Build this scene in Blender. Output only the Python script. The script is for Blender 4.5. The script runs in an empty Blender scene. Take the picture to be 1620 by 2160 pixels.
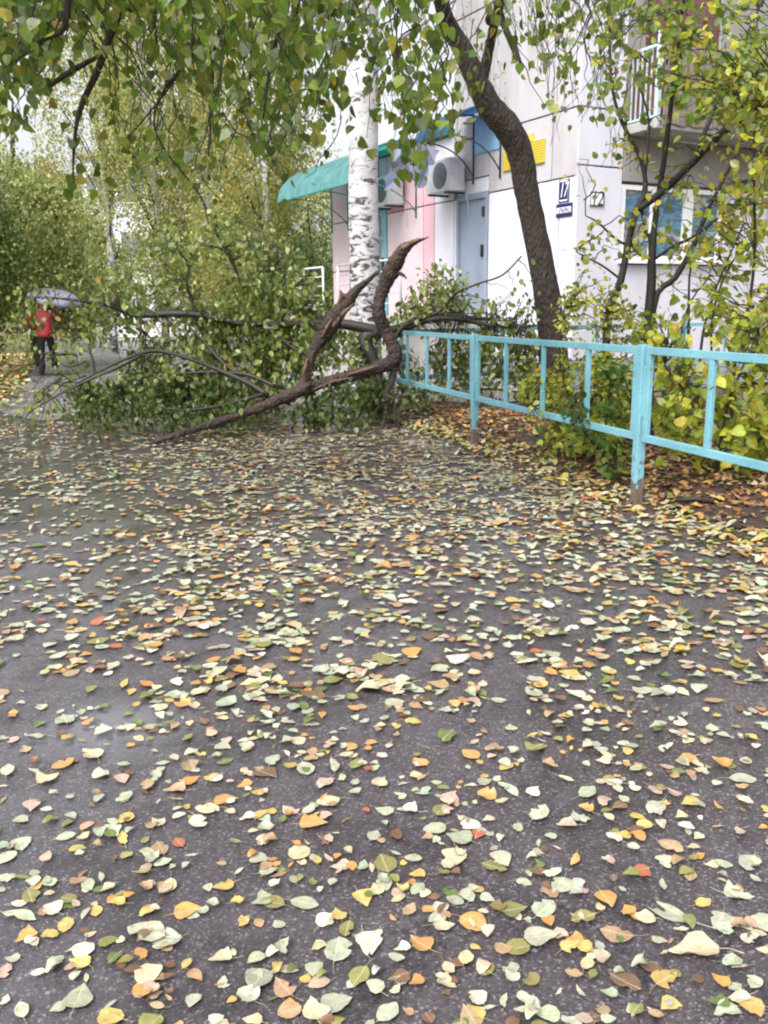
import bpy, bmesh, math, random
import numpy as np
from mathutils import Vector, Matrix

# ------------------------------------------------------------------ camera, sky, sun, exposure
SC = bpy.context.scene
R = math.radians
F, PW, PH, HOR, CH = 1850.0, 1620.0, 2160.0, 648.0, 1.40
PITCH = math.atan((PH / 2 - HOR) / F)
ROLL = R(0.75)
_f = Vector((0, math.cos(PITCH), -math.sin(PITCH)))
_u0 = Vector((0, math.sin(PITCH), math.cos(PITCH)))
_r0 = Vector((1, 0, 0))
_r = _r0 * math.cos(ROLL) - _u0 * math.sin(ROLL)
_u = _u0 * math.cos(ROLL) + _r0 * math.sin(ROLL)
CAM = Vector((0, 0, CH))
cd = bpy.data.cameras.new('camera')
cam = bpy.data.objects.new('camera', cd)
SC.collection.objects.link(cam)
cam.matrix_world = Matrix(((_r.x, _u.x, -_f.x, 0), (_r.y, _u.y, -_f.y, 0), (_r.z, _u.z, -_f.z, CH), (0, 0, 0, 1)))
cd.sensor_fit = 'VERTICAL'
cd.angle = 2 * math.atan(PH / 2 / F)
cd.clip_start, cd.clip_end = 0.05, 2000
SC.camera = cam

SUN_EL, SUN_AZ = R(50), R(215)          # azimuth clockwise from +Y
w = bpy.data.worlds.new('World'); SC.world = w; w.use_nodes = True
nt = w.node_tree; nt.nodes.clear()
sky = nt.nodes.new('ShaderNodeTexSky'); sky.sky_type = 'NISHITA'; sky.sun_disc = False
sky.sun_elevation, sky.sun_rotation = SUN_EL, SUN_AZ
sky.air_density, sky.dust_density, sky.ozone_density = 1.0, 6.0, 1.0
hs = nt.nodes.new('ShaderNodeHueSaturation'); hs.inputs['Saturation'].default_value = 0.22
bg = nt.nodes.new('ShaderNodeBackground'); bg.inputs['Strength'].default_value = 0.15
wo = nt.nodes.new('ShaderNodeOutputWorld')
nt.links.new(sky.outputs[0], hs.inputs['Color']); nt.links.new(hs.outputs[0], bg.inputs[0]); nt.links.new(bg.outputs[0], wo.inputs[0])
sl = bpy.data.lights.new('sun', 'SUN'); sl.energy = .75; sl.angle = R(35); sl.color = (1, .985, .965)
sun = bpy.data.objects.new('sun', sl); SC.collection.objects.link(sun)
_sd = Vector((math.sin(SUN_AZ) * math.cos(SUN_EL), math.cos(SUN_AZ) * math.cos(SUN_EL), math.sin(SUN_EL)))
sun.rotation_euler = _sd.to_track_quat('Z', 'Y').to_euler()
SC.view_settings.view_transform = 'Standard'; SC.view_settings.look = 'None'
SC.view_settings.exposure = 1.24; SC.view_settings.gamma = 1
SC.cycles.filter_width = 2.1
SC.cycles.max_bounces = 8; SC.cycles.transparent_max_bounces = 8
SC.cycles.diffuse_bounces = 4; SC.cycles.glossy_bounces = 3; SC.cycles.transmission_bounces = 4

rng = np.random.default_rng(11)
random.seed(11)
COL = SC.collection

# ------------------------------------------------------------------ pixel -> world helpers (photo pixels)
def ray(px, py):
    return (_f * F + _r * (px - PW / 2) + _u * (PH / 2 - py)).normalized()
def P(px, py, Y):
    d = ray(px, py); return CAM + d * (Y / d.y)
def G(px, py, z=0.0):
    d = ray(px, py); return CAM + d * ((z - CH) / d.z)
def proj(p):
    d = Vector(p) - CAM; z = d.dot(_f)
    return PW / 2 + F * d.dot(_r) / z, PH / 2 - F * d.dot(_u) / z

# ------------------------------------------------------------------ object helpers
def tag(o, label=None, cat=None, group=None, kind=None):
    if label: o['label'] = label
    if cat: o['category'] = cat
    if group: o['group'] = group
    if kind: o['kind'] = kind
    return o
def empty(name, loc, label, cat, group=None, rot=None):
    o = bpy.data.objects.new(name, None); COL.objects.link(o)
    o.location = loc
    if rot is not None: o.rotation_euler = rot
    o.empty_display_size = .1
    return tag(o, label, cat, group)
def link(name, me, parent=None):
    o = bpy.data.objects.new(name, me); COL.objects.link(o)
    if parent is not None:
        top = parent
        m = Matrix.Translation((0, 0, 0))
        o.parent = parent
        # vertices are written in world space: undo the parents' placing
        pm = Matrix.Identity(4); q = parent
        while q is not None:
            pm = Matrix.LocRotScale(q.location, q.rotation_euler, q.scale) @ pm if q.parent is None else q.matrix_basis @ pm
            if q.parent is not None: pm = pm
            q = q.parent
        o.matrix_basis = world_of(parent).inverted()
    return o
def world_of(o):
    m = Matrix.LocRotScale(o.location, o.rotation_euler, o.scale) if o.rotation_mode != 'QUATERNION' else o.matrix_basis
    return world_of(o.parent) @ m if o.parent else m
def link(name, me, parent=None):
    o = bpy.data.objects.new(name, me); COL.objects.link(o)
    if parent is not None:
        o.parent = parent
        inv = world_of(parent).inverted()
        o.location, q, o.scale = inv.decompose()
        o.rotation_euler = q.to_euler()
    return o
def V(*a): return Vector(a)
def lin(a, b, n): return [a + (b - a) * i / (n - 1) for i in range(n)]

class MB:
    def __init__(s): s.v = []; s.f = []; s.sm = []
    def add(s, vs, fs, smooth=False):
        b = len(s.v); s.v += [tuple(x) for x in vs]
        for f in fs: s.f.append([b + i for i in f]); s.sm.append(smooth)
    def obox(s, o, a, b, c):
        """box with corner o and edge vectors a, b, c"""
        o, a, b, c = Vector(o), Vector(a), Vector(b), Vector(c)
        if a.cross(b).dot(c) < 0: a, b = b, a
        vs = [o, o + a, o + a + b, o + b, o + c, o + a + c, o + a + b + c, o + b + c]
        s.add(vs, [(3, 2, 1, 0), (4, 5, 6, 7), (0, 1, 5, 4), (1, 2, 6, 5), (2, 3, 7, 6), (3, 0, 4, 7)])
    def box(s, x0, x1, y0, y1, z0, z1): s.obox((x0, y0, z0), (x1 - x0, 0, 0), (0, y1 - y0, 0), (0, 0, z1 - z0))
    def beam(s, p, q, wd, hd, up=(0, 0, 1)):
        p, q = Vector(p), Vector(q); d = (q - p); n = d.cross(Vector(up)).normalized(); u = n.cross(d).normalized()
        s.obox(p - n * wd / 2 - u * hd / 2, d, n * wd, u * hd)
    def tube(s, pts, rad, n=8, jit=0.0, cap=True, rr=None):
        pts = [Vector(p) for p in pts]; m = len(pts)
        if m < 2: return
        b = len(s.v); ref = None; rr = rr or random
        for i, p in enumerate(pts):
            t = (pts[min(i + 1, m - 1)] - pts[max(i - 1, 0)])
            t = t.normalized() if t.length > 1e-9 else Vector((0, 0, 1))
            if ref is None:
                ref = t.orthogonal().normalized()
            ref = (ref - t * ref.dot(t)); ref = ref.normalized() if ref.length > 1e-6 else t.orthogonal().normalized()
            bi = t.cross(ref); r = rad[i] if hasattr(rad, '__len__') else rad
            for k in range(n):
                a = 2 * math.pi * k / n
                q = r * (1 + (rr.uniform(-jit, jit) if jit else 0))
                s.v.append(tuple(p + (ref * math.cos(a) + bi * math.sin(a)) * q))
        for i in range(m - 1):
            for k in range(n):
                k2 = (k + 1) % n
                s.f.append([b + i * n + k, b + i * n + k2, b + (i + 1) * n + k2, b + (i + 1) * n + k]); s.sm.append(True)
        if cap:
            s.f.append([b + k for k in range(n)][::-1]); s.sm.append(False)
            s.f.append([b + (m - 1) * n + k for k in range(n)]); s.sm.append(False)
    def build(s, name, mat, parent=None, bevel=0):
        me = bpy.data.meshes.new(name); me.from_pydata(s.v, [], s.f)
        me.polygons.foreach_set('use_smooth', s.sm)
        if bevel:
            bm = bmesh.new(); bm.from_mesh(me)
            bmesh.ops.bevel(bm, geom=list(bm.edges), offset=bevel, segments=1, affect='EDGES', clamp_overlap=True)
            bm.to_mesh(me); bm.free()
        me.materials.append(mat); me.update()
        return link(name, me, parent)

def smooth_path(pts, rad, sub=4):
    """Catmull-Rom through points with radii"""
    P_ = [Vector(p) for p in pts]; out = []; ro = []
    n = len(P_)
    for i in range(n - 1):
        p0, p1, p2, p3 = P_[max(i - 1, 0)], P_[i], P_[i + 1], P_[min(i + 2, n - 1)]
        for k in range(sub):
            t = k / sub
            out.append(.5 * ((2 * p1) + (p2 - p0) * t + (2 * p0 - 5 * p1 + 4 * p2 - p3) * t * t + (3 * p1 - p0 - 3 * p2 + p3) * t ** 3))
            ro.append(rad[i] * (1 - t) + rad[i + 1] * t)
    out.append(P_[-1]); ro.append(rad[-1])
    return out, ro

# ------------------------------------------------------------------ materials
def newmat(name):
    m = bpy.data.materials.new(name); m.use_nodes = True
    nt = m.node_tree; b = nt.nodes['Principled BSDF']
    return m, nt, b
def N(nt, t, **kw):
    n = nt.nodes.new(t)
    for k, v in kw.items():
        if k in n.inputs: n.inputs[k].default_value = v
        else: setattr(n, k, v)
    return n
def ramp(nt, src, stops):
    r = N(nt, 'ShaderNodeValToRGB'); e = r.color_ramp.elements
    while len(e) < len(stops): e.new(.5)
    for i, (p, c) in enumerate(stops):
        e[i].position = p; e[i].color = c if len(c) == 4 else (*c, 1)
    nt.links.new(src, r.inputs[0]); return r
def g(v): return (v, v, v, 1)
def mix(nt, fac, a, b, mode='MIX'):
    m = N(nt, 'ShaderNodeMix', data_type='RGBA', blend_type=mode)
    for sock, val in ((m.inputs[0], fac), (m.inputs[6], a), (m.inputs[7], b)):
        if hasattr(val, 'is_linked'): nt.links.new(val, sock)
        elif isinstance(val, (int, float)): sock.default_value = val
        else: sock.default_value = (*val, 1) if len(val) == 3 else val
    return m.outputs[2]
def simple(name, col, rough=.6, var=.25, scale=6., bump=.0, bscale=60., metal=0, spec=.5, grime=None, gscale=2.5, gamt=.45, stretch=(1, 1, 1), alpha=None):
    m, nt, b = newmat(name)
    tc = N(nt, 'ShaderNodeTexCoord'); mp = N(nt, 'ShaderNodeMapping'); mp.inputs['Scale'].default_value = stretch
    ge = N(nt, 'ShaderNodeNewGeometry')
    nt.links.new(ge.outputs['Position'], mp.inputs[0])
    no = N(nt, 'ShaderNodeTexNoise', Scale=scale, Detail=6., Roughness=.6); nt.links.new(mp.outputs[0], no.inputs[0])
    lo = tuple(c * (1 - var) for c in col); hi = tuple(min(1, c * (1 + var * .6)) for c in col)
    r = ramp(nt, no.outputs[0], [(.3, lo), (.7, hi)])
    out = r.outputs[0]
    if grime:
        n2 = N(nt, 'ShaderNodeTexNoise', Scale=gscale, Detail=8., Roughness=.65); nt.links.new(mp.outputs[0], n2.inputs[0])
        r2 = ramp(nt, n2.outputs[0], [(.5, g(0)), (.72, g(gamt))])
        out = mix(nt, r2.outputs[0], out, grime)
    nt.links.new(out, b.inputs['Base Color'])
    b.inputs['Roughness'].default_value = rough; b.inputs['Metallic'].default_value = metal
    b.inputs['Specular IOR Level'].default_value = spec
    if bump:
        n3 = N(nt, 'ShaderNodeTexNoise', Scale=bscale, Detail=4.); nt.links.new(mp.outputs[0], n3.inputs[0])
        bp = N(nt, 'ShaderNodeBump', Strength=bump, Distance=.02); nt.links.new(n3.outputs[0], bp.inputs['Height']); nt.links.new(bp.outputs[0], b.inputs['Normal'])
    return m

def leaf_mat(name, transl=.35, rough=.45, spot=(.10, .06, .03), spotamt=.0, spotscale=40., obj=False, spec=.5):
    m, nt, b = newmat(name)
    if obj:
        oi = N(nt, 'ShaderNodeObjectInfo'); col = oi.outputs['Color']
    else:
        at = N(nt, 'ShaderNodeAttribute', attribute_name='Col'); col = at.outputs['Color']
    ge = N(nt, 'ShaderNodeNewGeometry')
    no = N(nt, 'ShaderNodeTexNoise', Scale=spotscale, Detail=5., Roughness=.65); nt.links.new(ge.outputs['Position'], no.inputs[0])
    v = ramp(nt, no.outputs[0], [(.3, g(.72)), (.7, g(1.15))])
    c2 = mix(nt, 1.0, col, v.outputs[0], 'MULTIPLY')
    if spotamt:
        n2 = N(nt, 'ShaderNodeTexNoise', Scale=spotscale * 4.5, Detail=3.); nt.links.new(ge.outputs['Position'], n2.inputs[0])
        n4 = N(nt, 'ShaderNodeTexNoise', Scale=spotscale * .9, Detail=5., Roughness=.6); nt.links.new(ge.outputs['Position'], n4.inputs[0])
        r4 = ramp(nt, n4.outputs[0], [(.56, g(0)), (.70, g(.55))]); c2 = mix(nt, r4.outputs[0], c2, (.15, .105, .062))
        r2 = ramp(nt, n2.outputs[0], [(.60, g(0)), (.70, g(spotamt))])
        c2 = mix(nt, r2.outputs[0], c2, spot)
    if obj:
        tc = N(nt, 'ShaderNodeTexCoord'); so = N(nt, 'ShaderNodeSeparateXYZ'); nt.links.new(tc.outputs['Object'], so.inputs[0])
        ab = N(nt, 'ShaderNodeMath', operation='ABSOLUTE'); nt.links.new(so.outputs[0], ab.inputs[0])
        k1 = ramp(nt, ab.outputs[0], [(.006, g(.55)), (.022, g(0))])
        md = N(nt, 'ShaderNodeMath', operation='MULTIPLY_ADD'); nt.links.new(ab.outputs[0], md.inputs[0]); md.inputs[1].default_value = -.75; nt.links.new(so.outputs[1], md.inputs[2])
        fq = N(nt, 'ShaderNodeMath', operation='PINGPONG'); nt.links.new(md.outputs[0], fq.inputs[0]); fq.inputs[1].default_value = .065
        k3 = ramp(nt, fq.outputs[0], [(.002, g(.28)), (.009, g(0))])
        mxm = N(nt, 'ShaderNodeMath', operation='MAXIMUM'); nt.links.new(k1.outputs[0], mxm.inputs[0]); nt.links.new(k3.outputs[0], mxm.inputs[1])
        c2 = mix(nt, mxm.outputs[0], c2, (.55, .50, .36))
    nt.links.new(c2, b.inputs['Base Color']); b.inputs['Roughness'].default_value = rough
    b.inputs['Specular IOR Level'].default_value = spec
    if transl:
        tr = N(nt, 'ShaderNodeBsdfTranslucent'); nt.links.new(c2, tr.inputs[0])
        mx = N(nt, 'ShaderNodeMixShader', Fac=transl); nt.links.new(b.outputs[0], mx.inputs[1]); nt.links.new(tr.outputs[0], mx.inputs[2])
        nt.links.new(mx.outputs[0], nt.nodes['Material Output'].inputs[0])
    return m

def bark_mat(name, c0, c1, c2=None, scale=14., stretch=(1, 1, .18), bump=.9):
    m, nt, b = newmat(name)
    ge = N(nt, 'ShaderNodeNewGeometry'); mp = N(nt, 'ShaderNodeMapping'); mp.inputs['Scale'].default_value = stretch
    nt.links.new(ge.outputs['Position'], mp.inputs[0])
    no = N(nt, 'ShaderNodeTexNoise', Scale=scale, Detail=8., Roughness=.7); nt.links.new(mp.outputs[0], no.inputs[0])
    r = ramp(nt, no.outputs[0], [(.32, c0), (.68, c1)])
    out = r.outputs[0]
    if c2:
        n2 = N(nt, 'ShaderNodeTexNoise', Scale=2.2, Detail=5.); nt.links.new(ge.outputs['Position'], n2.inputs[0])
        r2 = ramp(nt, n2.outputs[0], [(.48, g(0)), (.66, g(.85))]); out = mix(nt, r2.outputs[0], out, c2)
    nt.links.new(out, b.inputs['Base Color']); b.inputs['Roughness'].default_value = .75
    b.inputs['Specular IOR Level'].default_value = .35
    vo = N(nt, 'ShaderNodeTexVoronoi', Scale=scale * 2.2); nt.links.new(mp.outputs[0], vo.inputs[0])
    ad = N(nt, 'ShaderNodeMath', operation='ADD'); nt.links.new(vo.outputs[0], ad.inputs[0]); nt.links.new(no.outputs[0], ad.inputs[1])
    bp = N(nt, 'ShaderNodeBump', Strength=bump, Distance=.025); nt.links.new(ad.outputs[0], bp.inputs['Height']); nt.links.new(bp.outputs[0], b.inputs['Normal'])
    return m

def asphalt_mat():
    m, nt, b = newmat('wet asphalt')
    ge = N(nt, 'ShaderNodeNewGeometry'); pos = ge.outputs['Position']
    vo = N(nt, 'ShaderNodeTexVoronoi', Scale=185.); nt.links.new(pos, vo.inputs[0])
    sp = N(nt, 'ShaderNodeSeparateColor'); nt.links.new(vo.outputs['Color'], sp.inputs[0])
    big = N(nt, 'ShaderNodeTexNoise', Scale=1.1, Detail=6., Roughness=.62); nt.links.new(pos, big.inputs[0])
    base = ramp(nt, big.outputs[0], [(.3, (.048, .040, .044)), (.7, (.082, .072, .079))])
    st = ramp(nt, sp.outputs[0], [(0, g(.6)), (.7, g(1.)), (.90, g(1.45)), (.975, g(2.9))])
    col = mix(nt, 1., base.outputs[0], st.outputs[0], 'MULTIPLY')
    vo3 = N(nt, 'ShaderNodeTexVoronoi', Scale=47.); nt.links.new(pos, vo3.inputs[0])
    sp3 = N(nt, 'ShaderNodeSeparateColor'); nt.links.new(vo3.outputs['Color'], sp3.inputs[0])
    r3 = ramp(nt, sp3.outputs[1], [(.975, g(0)), (.98, g(1))]); rd = ramp(nt, vo3.outputs['Distance'], [(.22, g(1)), (.32, g(0))])
    mm = N(nt, 'ShaderNodeMath', operation='MULTIPLY'); nt.links.new(r3.outputs[0], mm.inputs[0]); nt.links.new(rd.outputs[0], mm.inputs[1])
    col = mix(nt, mm.outputs[0], col, (.18, .17, .165))
    wn = N(nt, 'ShaderNodeTexNoise', Scale=.75, Detail=5., Roughness=.6); nt.links.new(pos, wn.inputs[0])
    sx = N(nt, 'ShaderNodeSeparateXYZ'); nt.links.new(pos, sx.inputs[0])
    mr = N(nt, 'ShaderNodeMapRange'); mr.inputs[1].default_value = -3.2; mr.inputs[2].default_value = -.6; mr.inputs[3].default_value = -.15; mr.inputs[4].default_value = .02
    nt.links.new(sx.outputs['X'], mr.inputs[0])                     # the low side of the road stays wetter
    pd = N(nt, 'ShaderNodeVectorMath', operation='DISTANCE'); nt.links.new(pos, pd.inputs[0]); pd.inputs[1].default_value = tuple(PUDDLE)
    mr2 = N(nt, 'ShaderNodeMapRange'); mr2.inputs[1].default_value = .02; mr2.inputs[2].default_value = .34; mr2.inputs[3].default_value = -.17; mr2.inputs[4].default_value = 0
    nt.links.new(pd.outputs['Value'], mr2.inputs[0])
    a1 = N(nt, 'ShaderNodeMath', operation='ADD'); nt.links.new(wn.outputs[0], a1.inputs[0]); nt.links.new(mr.outputs[0], a1.inputs[1])
    wet = N(nt, 'ShaderNodeMath', operation='ADD'); nt.links.new(a1.outputs[0], wet.inputs[0]); nt.links.new(mr2.outputs[0], wet.inputs[1])
    rr = ramp(nt, wet.outputs[0], [(.30, g(.06)), (.44, g(.22)), (.66, g(.42))])
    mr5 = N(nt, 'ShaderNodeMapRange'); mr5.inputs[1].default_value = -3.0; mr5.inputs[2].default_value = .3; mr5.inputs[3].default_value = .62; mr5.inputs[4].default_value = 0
    nt.links.new(sx.outputs['X'], mr5.inputs[0]); wr = N(nt, 'ShaderNodeTexNoise', Scale=1.6, Detail=7., Roughness=.7); nt.links.new(pos, wr.inputs[0]); wr2 = ramp(nt, wr.outputs[0], [(.36, g(.1)), (.62, g(1))]); m5 = N(nt, 'ShaderNodeMath', operation='MULTIPLY'); nt.links.new(mr5.outputs[0], m5.inputs[0]); nt.links.new(wr2.outputs[0], m5.inputs[1]); col = mix(nt, m5.outputs[0], col, (.135, .135, .155))  # sky sheen of the wet left side, painted as paler blue-grey colour
    dk = ramp(nt, wet.outputs[0], [(.34, g(.72)), (.52, g(1.))])
    col = mix(nt, 1., col, dk.outputs[0], 'MULTIPLY')
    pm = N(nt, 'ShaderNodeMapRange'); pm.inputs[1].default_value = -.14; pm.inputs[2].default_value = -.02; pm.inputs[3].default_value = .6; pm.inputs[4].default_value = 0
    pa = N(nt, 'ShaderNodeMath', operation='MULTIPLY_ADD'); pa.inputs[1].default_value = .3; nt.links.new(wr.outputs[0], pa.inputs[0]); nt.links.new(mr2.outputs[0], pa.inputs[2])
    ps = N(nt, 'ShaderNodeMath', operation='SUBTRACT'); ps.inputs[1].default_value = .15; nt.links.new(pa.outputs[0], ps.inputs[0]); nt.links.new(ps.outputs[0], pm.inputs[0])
    col = mix(nt, pm.outputs[0], col, (.135, .132, .152))  # sky reflection around the puddle, painted in as a pale lilac tone
    st3 = N(nt, 'ShaderNodeTexNoise', Scale=2.7, Detail=8., Roughness=.72); nt.links.new(pos, st3.inputs[0])
    st4 = ramp(nt, st3.outputs[0], [(.38, g(.62)), (.5, g(1.)), (.68, g(1.14))]); col = mix(nt, 1., col, st4.outputs[0], 'MULTIPLY')
    dn = N(nt, 'ShaderNodeTexNoise', Scale=2.2, Detail=6., Roughness=.7); nt.links.new(pos, dn.inputs[0])
    dm = N(nt, 'ShaderNodeMix', data_type='RGBA', blend_type='LINEAR_LIGHT'); dm.inputs[0].default_value = .28; nt.links.new(pos, dm.inputs[6]); nt.links.new(dn.outputs['Color'], dm.inputs[7])
    ve = N(nt, 'ShaderNodeTexVoronoi', Scale=.42, feature='DISTANCE_TO_EDGE'); nt.links.new(dm.outputs[2], ve.inputs[0])
    ce = ramp(nt, ve.outputs['Distance'], [(.0, g(.45)), (.0035, g(.75)), (.006, g(1))]); col = mix(nt, 1., col, ce.outputs[0], 'MULTIPLY')
    cw = ramp(nt, wet.outputs[0], [(.30, g(.9)), (.56, g(.12))]); nt.links.new(cw.outputs[0], b.inputs['Coat Weight']); b.inputs['Coat Roughness'].default_value = .22
    nt.links.new(col, b.inputs['Base Color']); nt.links.new(rr.outputs[0], b.inputs['Roughness'])
    bs = ramp(nt, wet.outputs[0], [(.30, g(.06)), (.52, g(.65))])
    no = N(nt, 'ShaderNodeTexNoise', Scale=9., Detail=3.); nt.links.new(pos, no.inputs[0])
    ad = N(nt, 'ShaderNodeMath', operation='MULTIPLY_ADD'); ad.inputs[1].default_value = .35
    nt.links.new(vo.outputs['Distance'], ad.inputs[0]); nt.links.new(no.outputs[0], ad.inputs[2])
    bp = N(nt, 'ShaderNodeBump', Distance=.006); nt.links.new(ad.outputs[0], bp.inputs['Height']); nt.links.new(bs.outputs[0], bp.inputs['Strength'])
    nt.links.new(bp.outputs[0], b.inputs['Normal'])
    return m

def birch_mat(name='birch bark', dark=.5):
    m, nt, b = newmat(name)
    ge = N(nt, 'ShaderNodeNewGeometry'); pos = ge.outputs['Position']
    mp = N(nt, 'ShaderNodeMapping'); mp.inputs['Scale'].default_value = (1., 1., 2.6); nt.links.new(pos, mp.inputs[0])
    n1 = N(nt, 'ShaderNodeTexNoise', Scale=4.6, Detail=9., Roughness=.70, Distortion=.9); nt.links.new(mp.outputs[0], n1.inputs[0])
    sx = N(nt, 'ShaderNodeSeparateXYZ'); nt.links.new(pos, sx.inputs[0])
    mr = N(nt, 'ShaderNodeMapRange'); mr.inputs[1].default_value = .3; mr.inputs[2].default_value = 4.5; mr.inputs[3].default_value = .10; mr.inputs[4].default_value = -.03
    nt.links.new(sx.outputs['Z'], mr.inputs[0])
    ad = N(nt, 'ShaderNodeMath', operation='ADD'); nt.links.new(n1.outputs[0], ad.inputs[0]); nt.links.new(mr.outputs[0], ad.inputs[1])
    k = ramp(nt, ad.outputs[0], [(.535, g(0)), (.60, g(1))])
    mp2 = N(nt, 'ShaderNodeMapping'); mp2.inputs['Scale'].default_value = (1., 1., 9.); nt.links.new(pos, mp2.inputs[0])
    n2 = N(nt, 'ShaderNodeTexNoise', Scale=11., Detail=4.); nt.links.new(mp2.outputs[0], n2.inputs[0])
    k2 = ramp(nt, n2.outputs[0], [(.63, g(0)), (.70, g(.5))])
    n3 = N(nt, 'ShaderNodeTexNoise', Scale=3., Detail=4.); nt.links.new(pos, n3.inputs[0])
    wh = ramp(nt, n3.outputs[0], [(.3, (.36, .35, .365)), (.7, (.56, .545, .565))])
    c = mix(nt, k2.outputs[0], wh.outputs[0], (.16, .14, .13)); c = mix(nt, k.outputs[0], c, (.045, .038, .034))
    nt.links.new(c, b.inputs['Base Color']); b.inputs['Roughness'].default_value = .7
    bp = N(nt, 'ShaderNodeBump', Strength=.6, Distance=.03); nt.links.new(ad.outputs[0], bp.inputs['Height']); bp.invert = True; nt.links.new(bp.outputs[0], b.inputs['Normal'])
    return m

def paint_mat(name, col, rustz=True):
    m, nt, b = newmat(name)
    ge = N(nt, 'ShaderNodeNewGeometry'); pos = ge.outputs['Position']
    n1 = N(nt, 'ShaderNodeTexNoise', Scale=16., Detail=7., Roughness=.7); nt.links.new(pos, n1.inputs[0])
    n0 = N(nt, 'ShaderNodeTexNoise', Scale=3., Detail=4.); nt.links.new(pos, n0.inputs[0])
    base = ramp(nt, n0.outputs[0], [(.3, tuple(c * .82 for c in col)), (.7, tuple(min(1, c * 1.1) for c in col))])
    sx = N(nt, 'ShaderNodeSeparateXYZ'); nt.links.new(pos, sx.inputs[0])
    mr = N(nt, 'ShaderNodeMapRange'); mr.inputs[1].default_value = 0.02; mr.inputs[2].default_value = .42; mr.inputs[3].default_value = .33 if rustz else 0; mr.inputs[4].default_value = 0
    nt.links.new(sx.outputs['Z'], mr.inputs[0])
    ad = N(nt, 'ShaderNodeMath', operation='ADD'); nt.links.new(n1.outputs[0], ad.inputs[0]); nt.links.new(mr.outputs[0], ad.inputs[1])
    k = ramp(nt, ad.outputs[0], [(.632, g(0)), (.69, g(.9))])
    n5 = N(nt, 'ShaderNodeTexNoise', Scale=60., Detail=3.); nt.links.new(pos, n5.inputs[0])
    rust = ramp(nt, n5.outputs[0], [(.35, (.07, .035, .02)), (.65, (.17, .075, .035))])
    c = mix(nt, k.outputs[0], base.outputs[0], rust.outputs[0])
    k5 = ramp(nt, n5.outputs[0], [(.56, g(0)), (.72, g(.5))]); c = mix(nt, k5.outputs[0], c, tuple(x * .35 for x in col))
    nt.links.new(c, b.inputs['Base Color']); b.inputs['Roughness'].default_value = .38
    bp = N(nt, 'ShaderNodeBump', Strength=.35, Distance=.004); nt.links.new(n1.outputs[0], bp.inputs['Height']); nt.links.new(bp.outputs[0], b.inputs['Normal'])
    return m

M = {}
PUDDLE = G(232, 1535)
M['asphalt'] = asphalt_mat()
M['oldpath'] = simple('worn pale wet asphalt', (.175, .17, .185), .26, .35, 1.3, .35, 60, grime=(.085, .08, .085), gscale=1.4, gamt=.8)  # pale base colour carries the sky sheen of the far wet road
M['earth'] = simple('leafy earth', (.15, .12, .055), .85, .5, 8, .6, 30, grime=(.09, .10, .03), gscale=1.2)
M['soil'] = simple('dark wet soil', (.060, .038, .030), .7, .5, 7, .9, 35, grime=(.03, .02, .016))
M['bark'] = bark_mat('wet brown bark', (.016, .012, .010), (.078, .058, .048), (.042, .034, .028), 22., (1, 1, .30), 1.)
M['limb'] = bark_mat('broken limb bark', (.014, .010, .009), (.068, .049, .041), (.085, .052, .040), 18., (.8, .8, .8))
M['twig'] = simple('dark wet twig', (.024, .018, .015), .6, .4, 20)
M['wood'] = simple('torn raw wood', (.15, .085, .055), .75, .5, 20, .6, 50, stretch=(1, 1, .3))
M['birch'] = birch_mat()
M['teal'] = paint_mat('turquoise fence paint', (.165, .375, .445))
M['leaf_green'] = leaf_mat('green leaf', .58, .42)
M['leaf_fall'] = leaf_mat('fallen limb leaf', .45, .40)
M['leaf_far'] = leaf_mat('distant leaf', .5, .55)
M['leaf_yel'] = leaf_mat('yellowing leaf', .55, .42)
M['leaf_gr'] = leaf_mat('wet ground leaf', 0, .36, spotamt=.5, spotscale=38.)
M['leaf_obj'] = leaf_mat('wet single leaf', 0, .34, spotamt=.55, spotscale=38., obj=True)
M['wall'] = simple('white plaster panel', (.62, .615, .69), .8, .10, 1.6, .3, 90, grime=(.40, .375, .375), gscale=2.6, gamt=.42, stretch=(1, 1, .22))
M['wall_hi'] = simple('stained cream panel', (.43, .415, .445), .85, .14, 1.5, .25, 90, grime=(.33, .28, .25), gscale=2.4, gamt=.8, stretch=(1, 1, .16))
M['wall_grey'] = simple('grey unpainted panel', (.30, .285, .275), .85, .2, 2., .3, 60, grime=(.14, .11, .09), gscale=1.4)  # grey tone for the front panels from the window head upwards
M['pink'] = simple('pink painted panel', (.66, .40, .45), .8, .10, 1.6, .2, 80, grime=(.52, .44, .47), gscale=1.8, gamt=.85, stretch=(1, 1, .4))
M['pink_pale'] = simple('faded pink panel', (.60, .47, .51), .8, .12, 1.6, .2, 80, grime=(.42, .36, .38), gscale=1.3)
M['seam'] = simple('panel joint', (.36, .33, .32), .9, .3, 8)
M['plinth'] = simple('grey plinth', (.30, .33, .35), .7, .3, 3, .2, 60, grime=(.12, .12, .12))
M['door'] = simple('blue grey steel door', (.24, .29, .37), .55, .16, 2.5, .1, 40, grime=(.17, .21, .29), gscale=3., gamt=.6, stretch=(1, 1, .4))
M['blue'] = simple('blue sheet', (.20, .38, .56), .4, .2, 2)
M['navy'] = simple('navy enamel', (.018, .022, .10), .3, .2, 20)
M['steel_dk'] = simple('dark blue steel', (.03, .04, .06), .45, .3, 10)
M['green_st'] = simple('green painted steel', (.02, .26, .21), .4, .3, 10)
M['white'] = simple('white enamel', (.78, .78, .80), .4, .06, 5)
M['black'] = simple('black paint', (.02, .02, .022), .5, .2, 10)
M['yellow'] = simple('yellow board', (.58, .47, .06), .5, .1, 10)
M['ac'] = simple('white plastic casing', (.58, .58, .60), .5, .12, 5, grime=(.30, .27, .25), gscale=3.)
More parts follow.
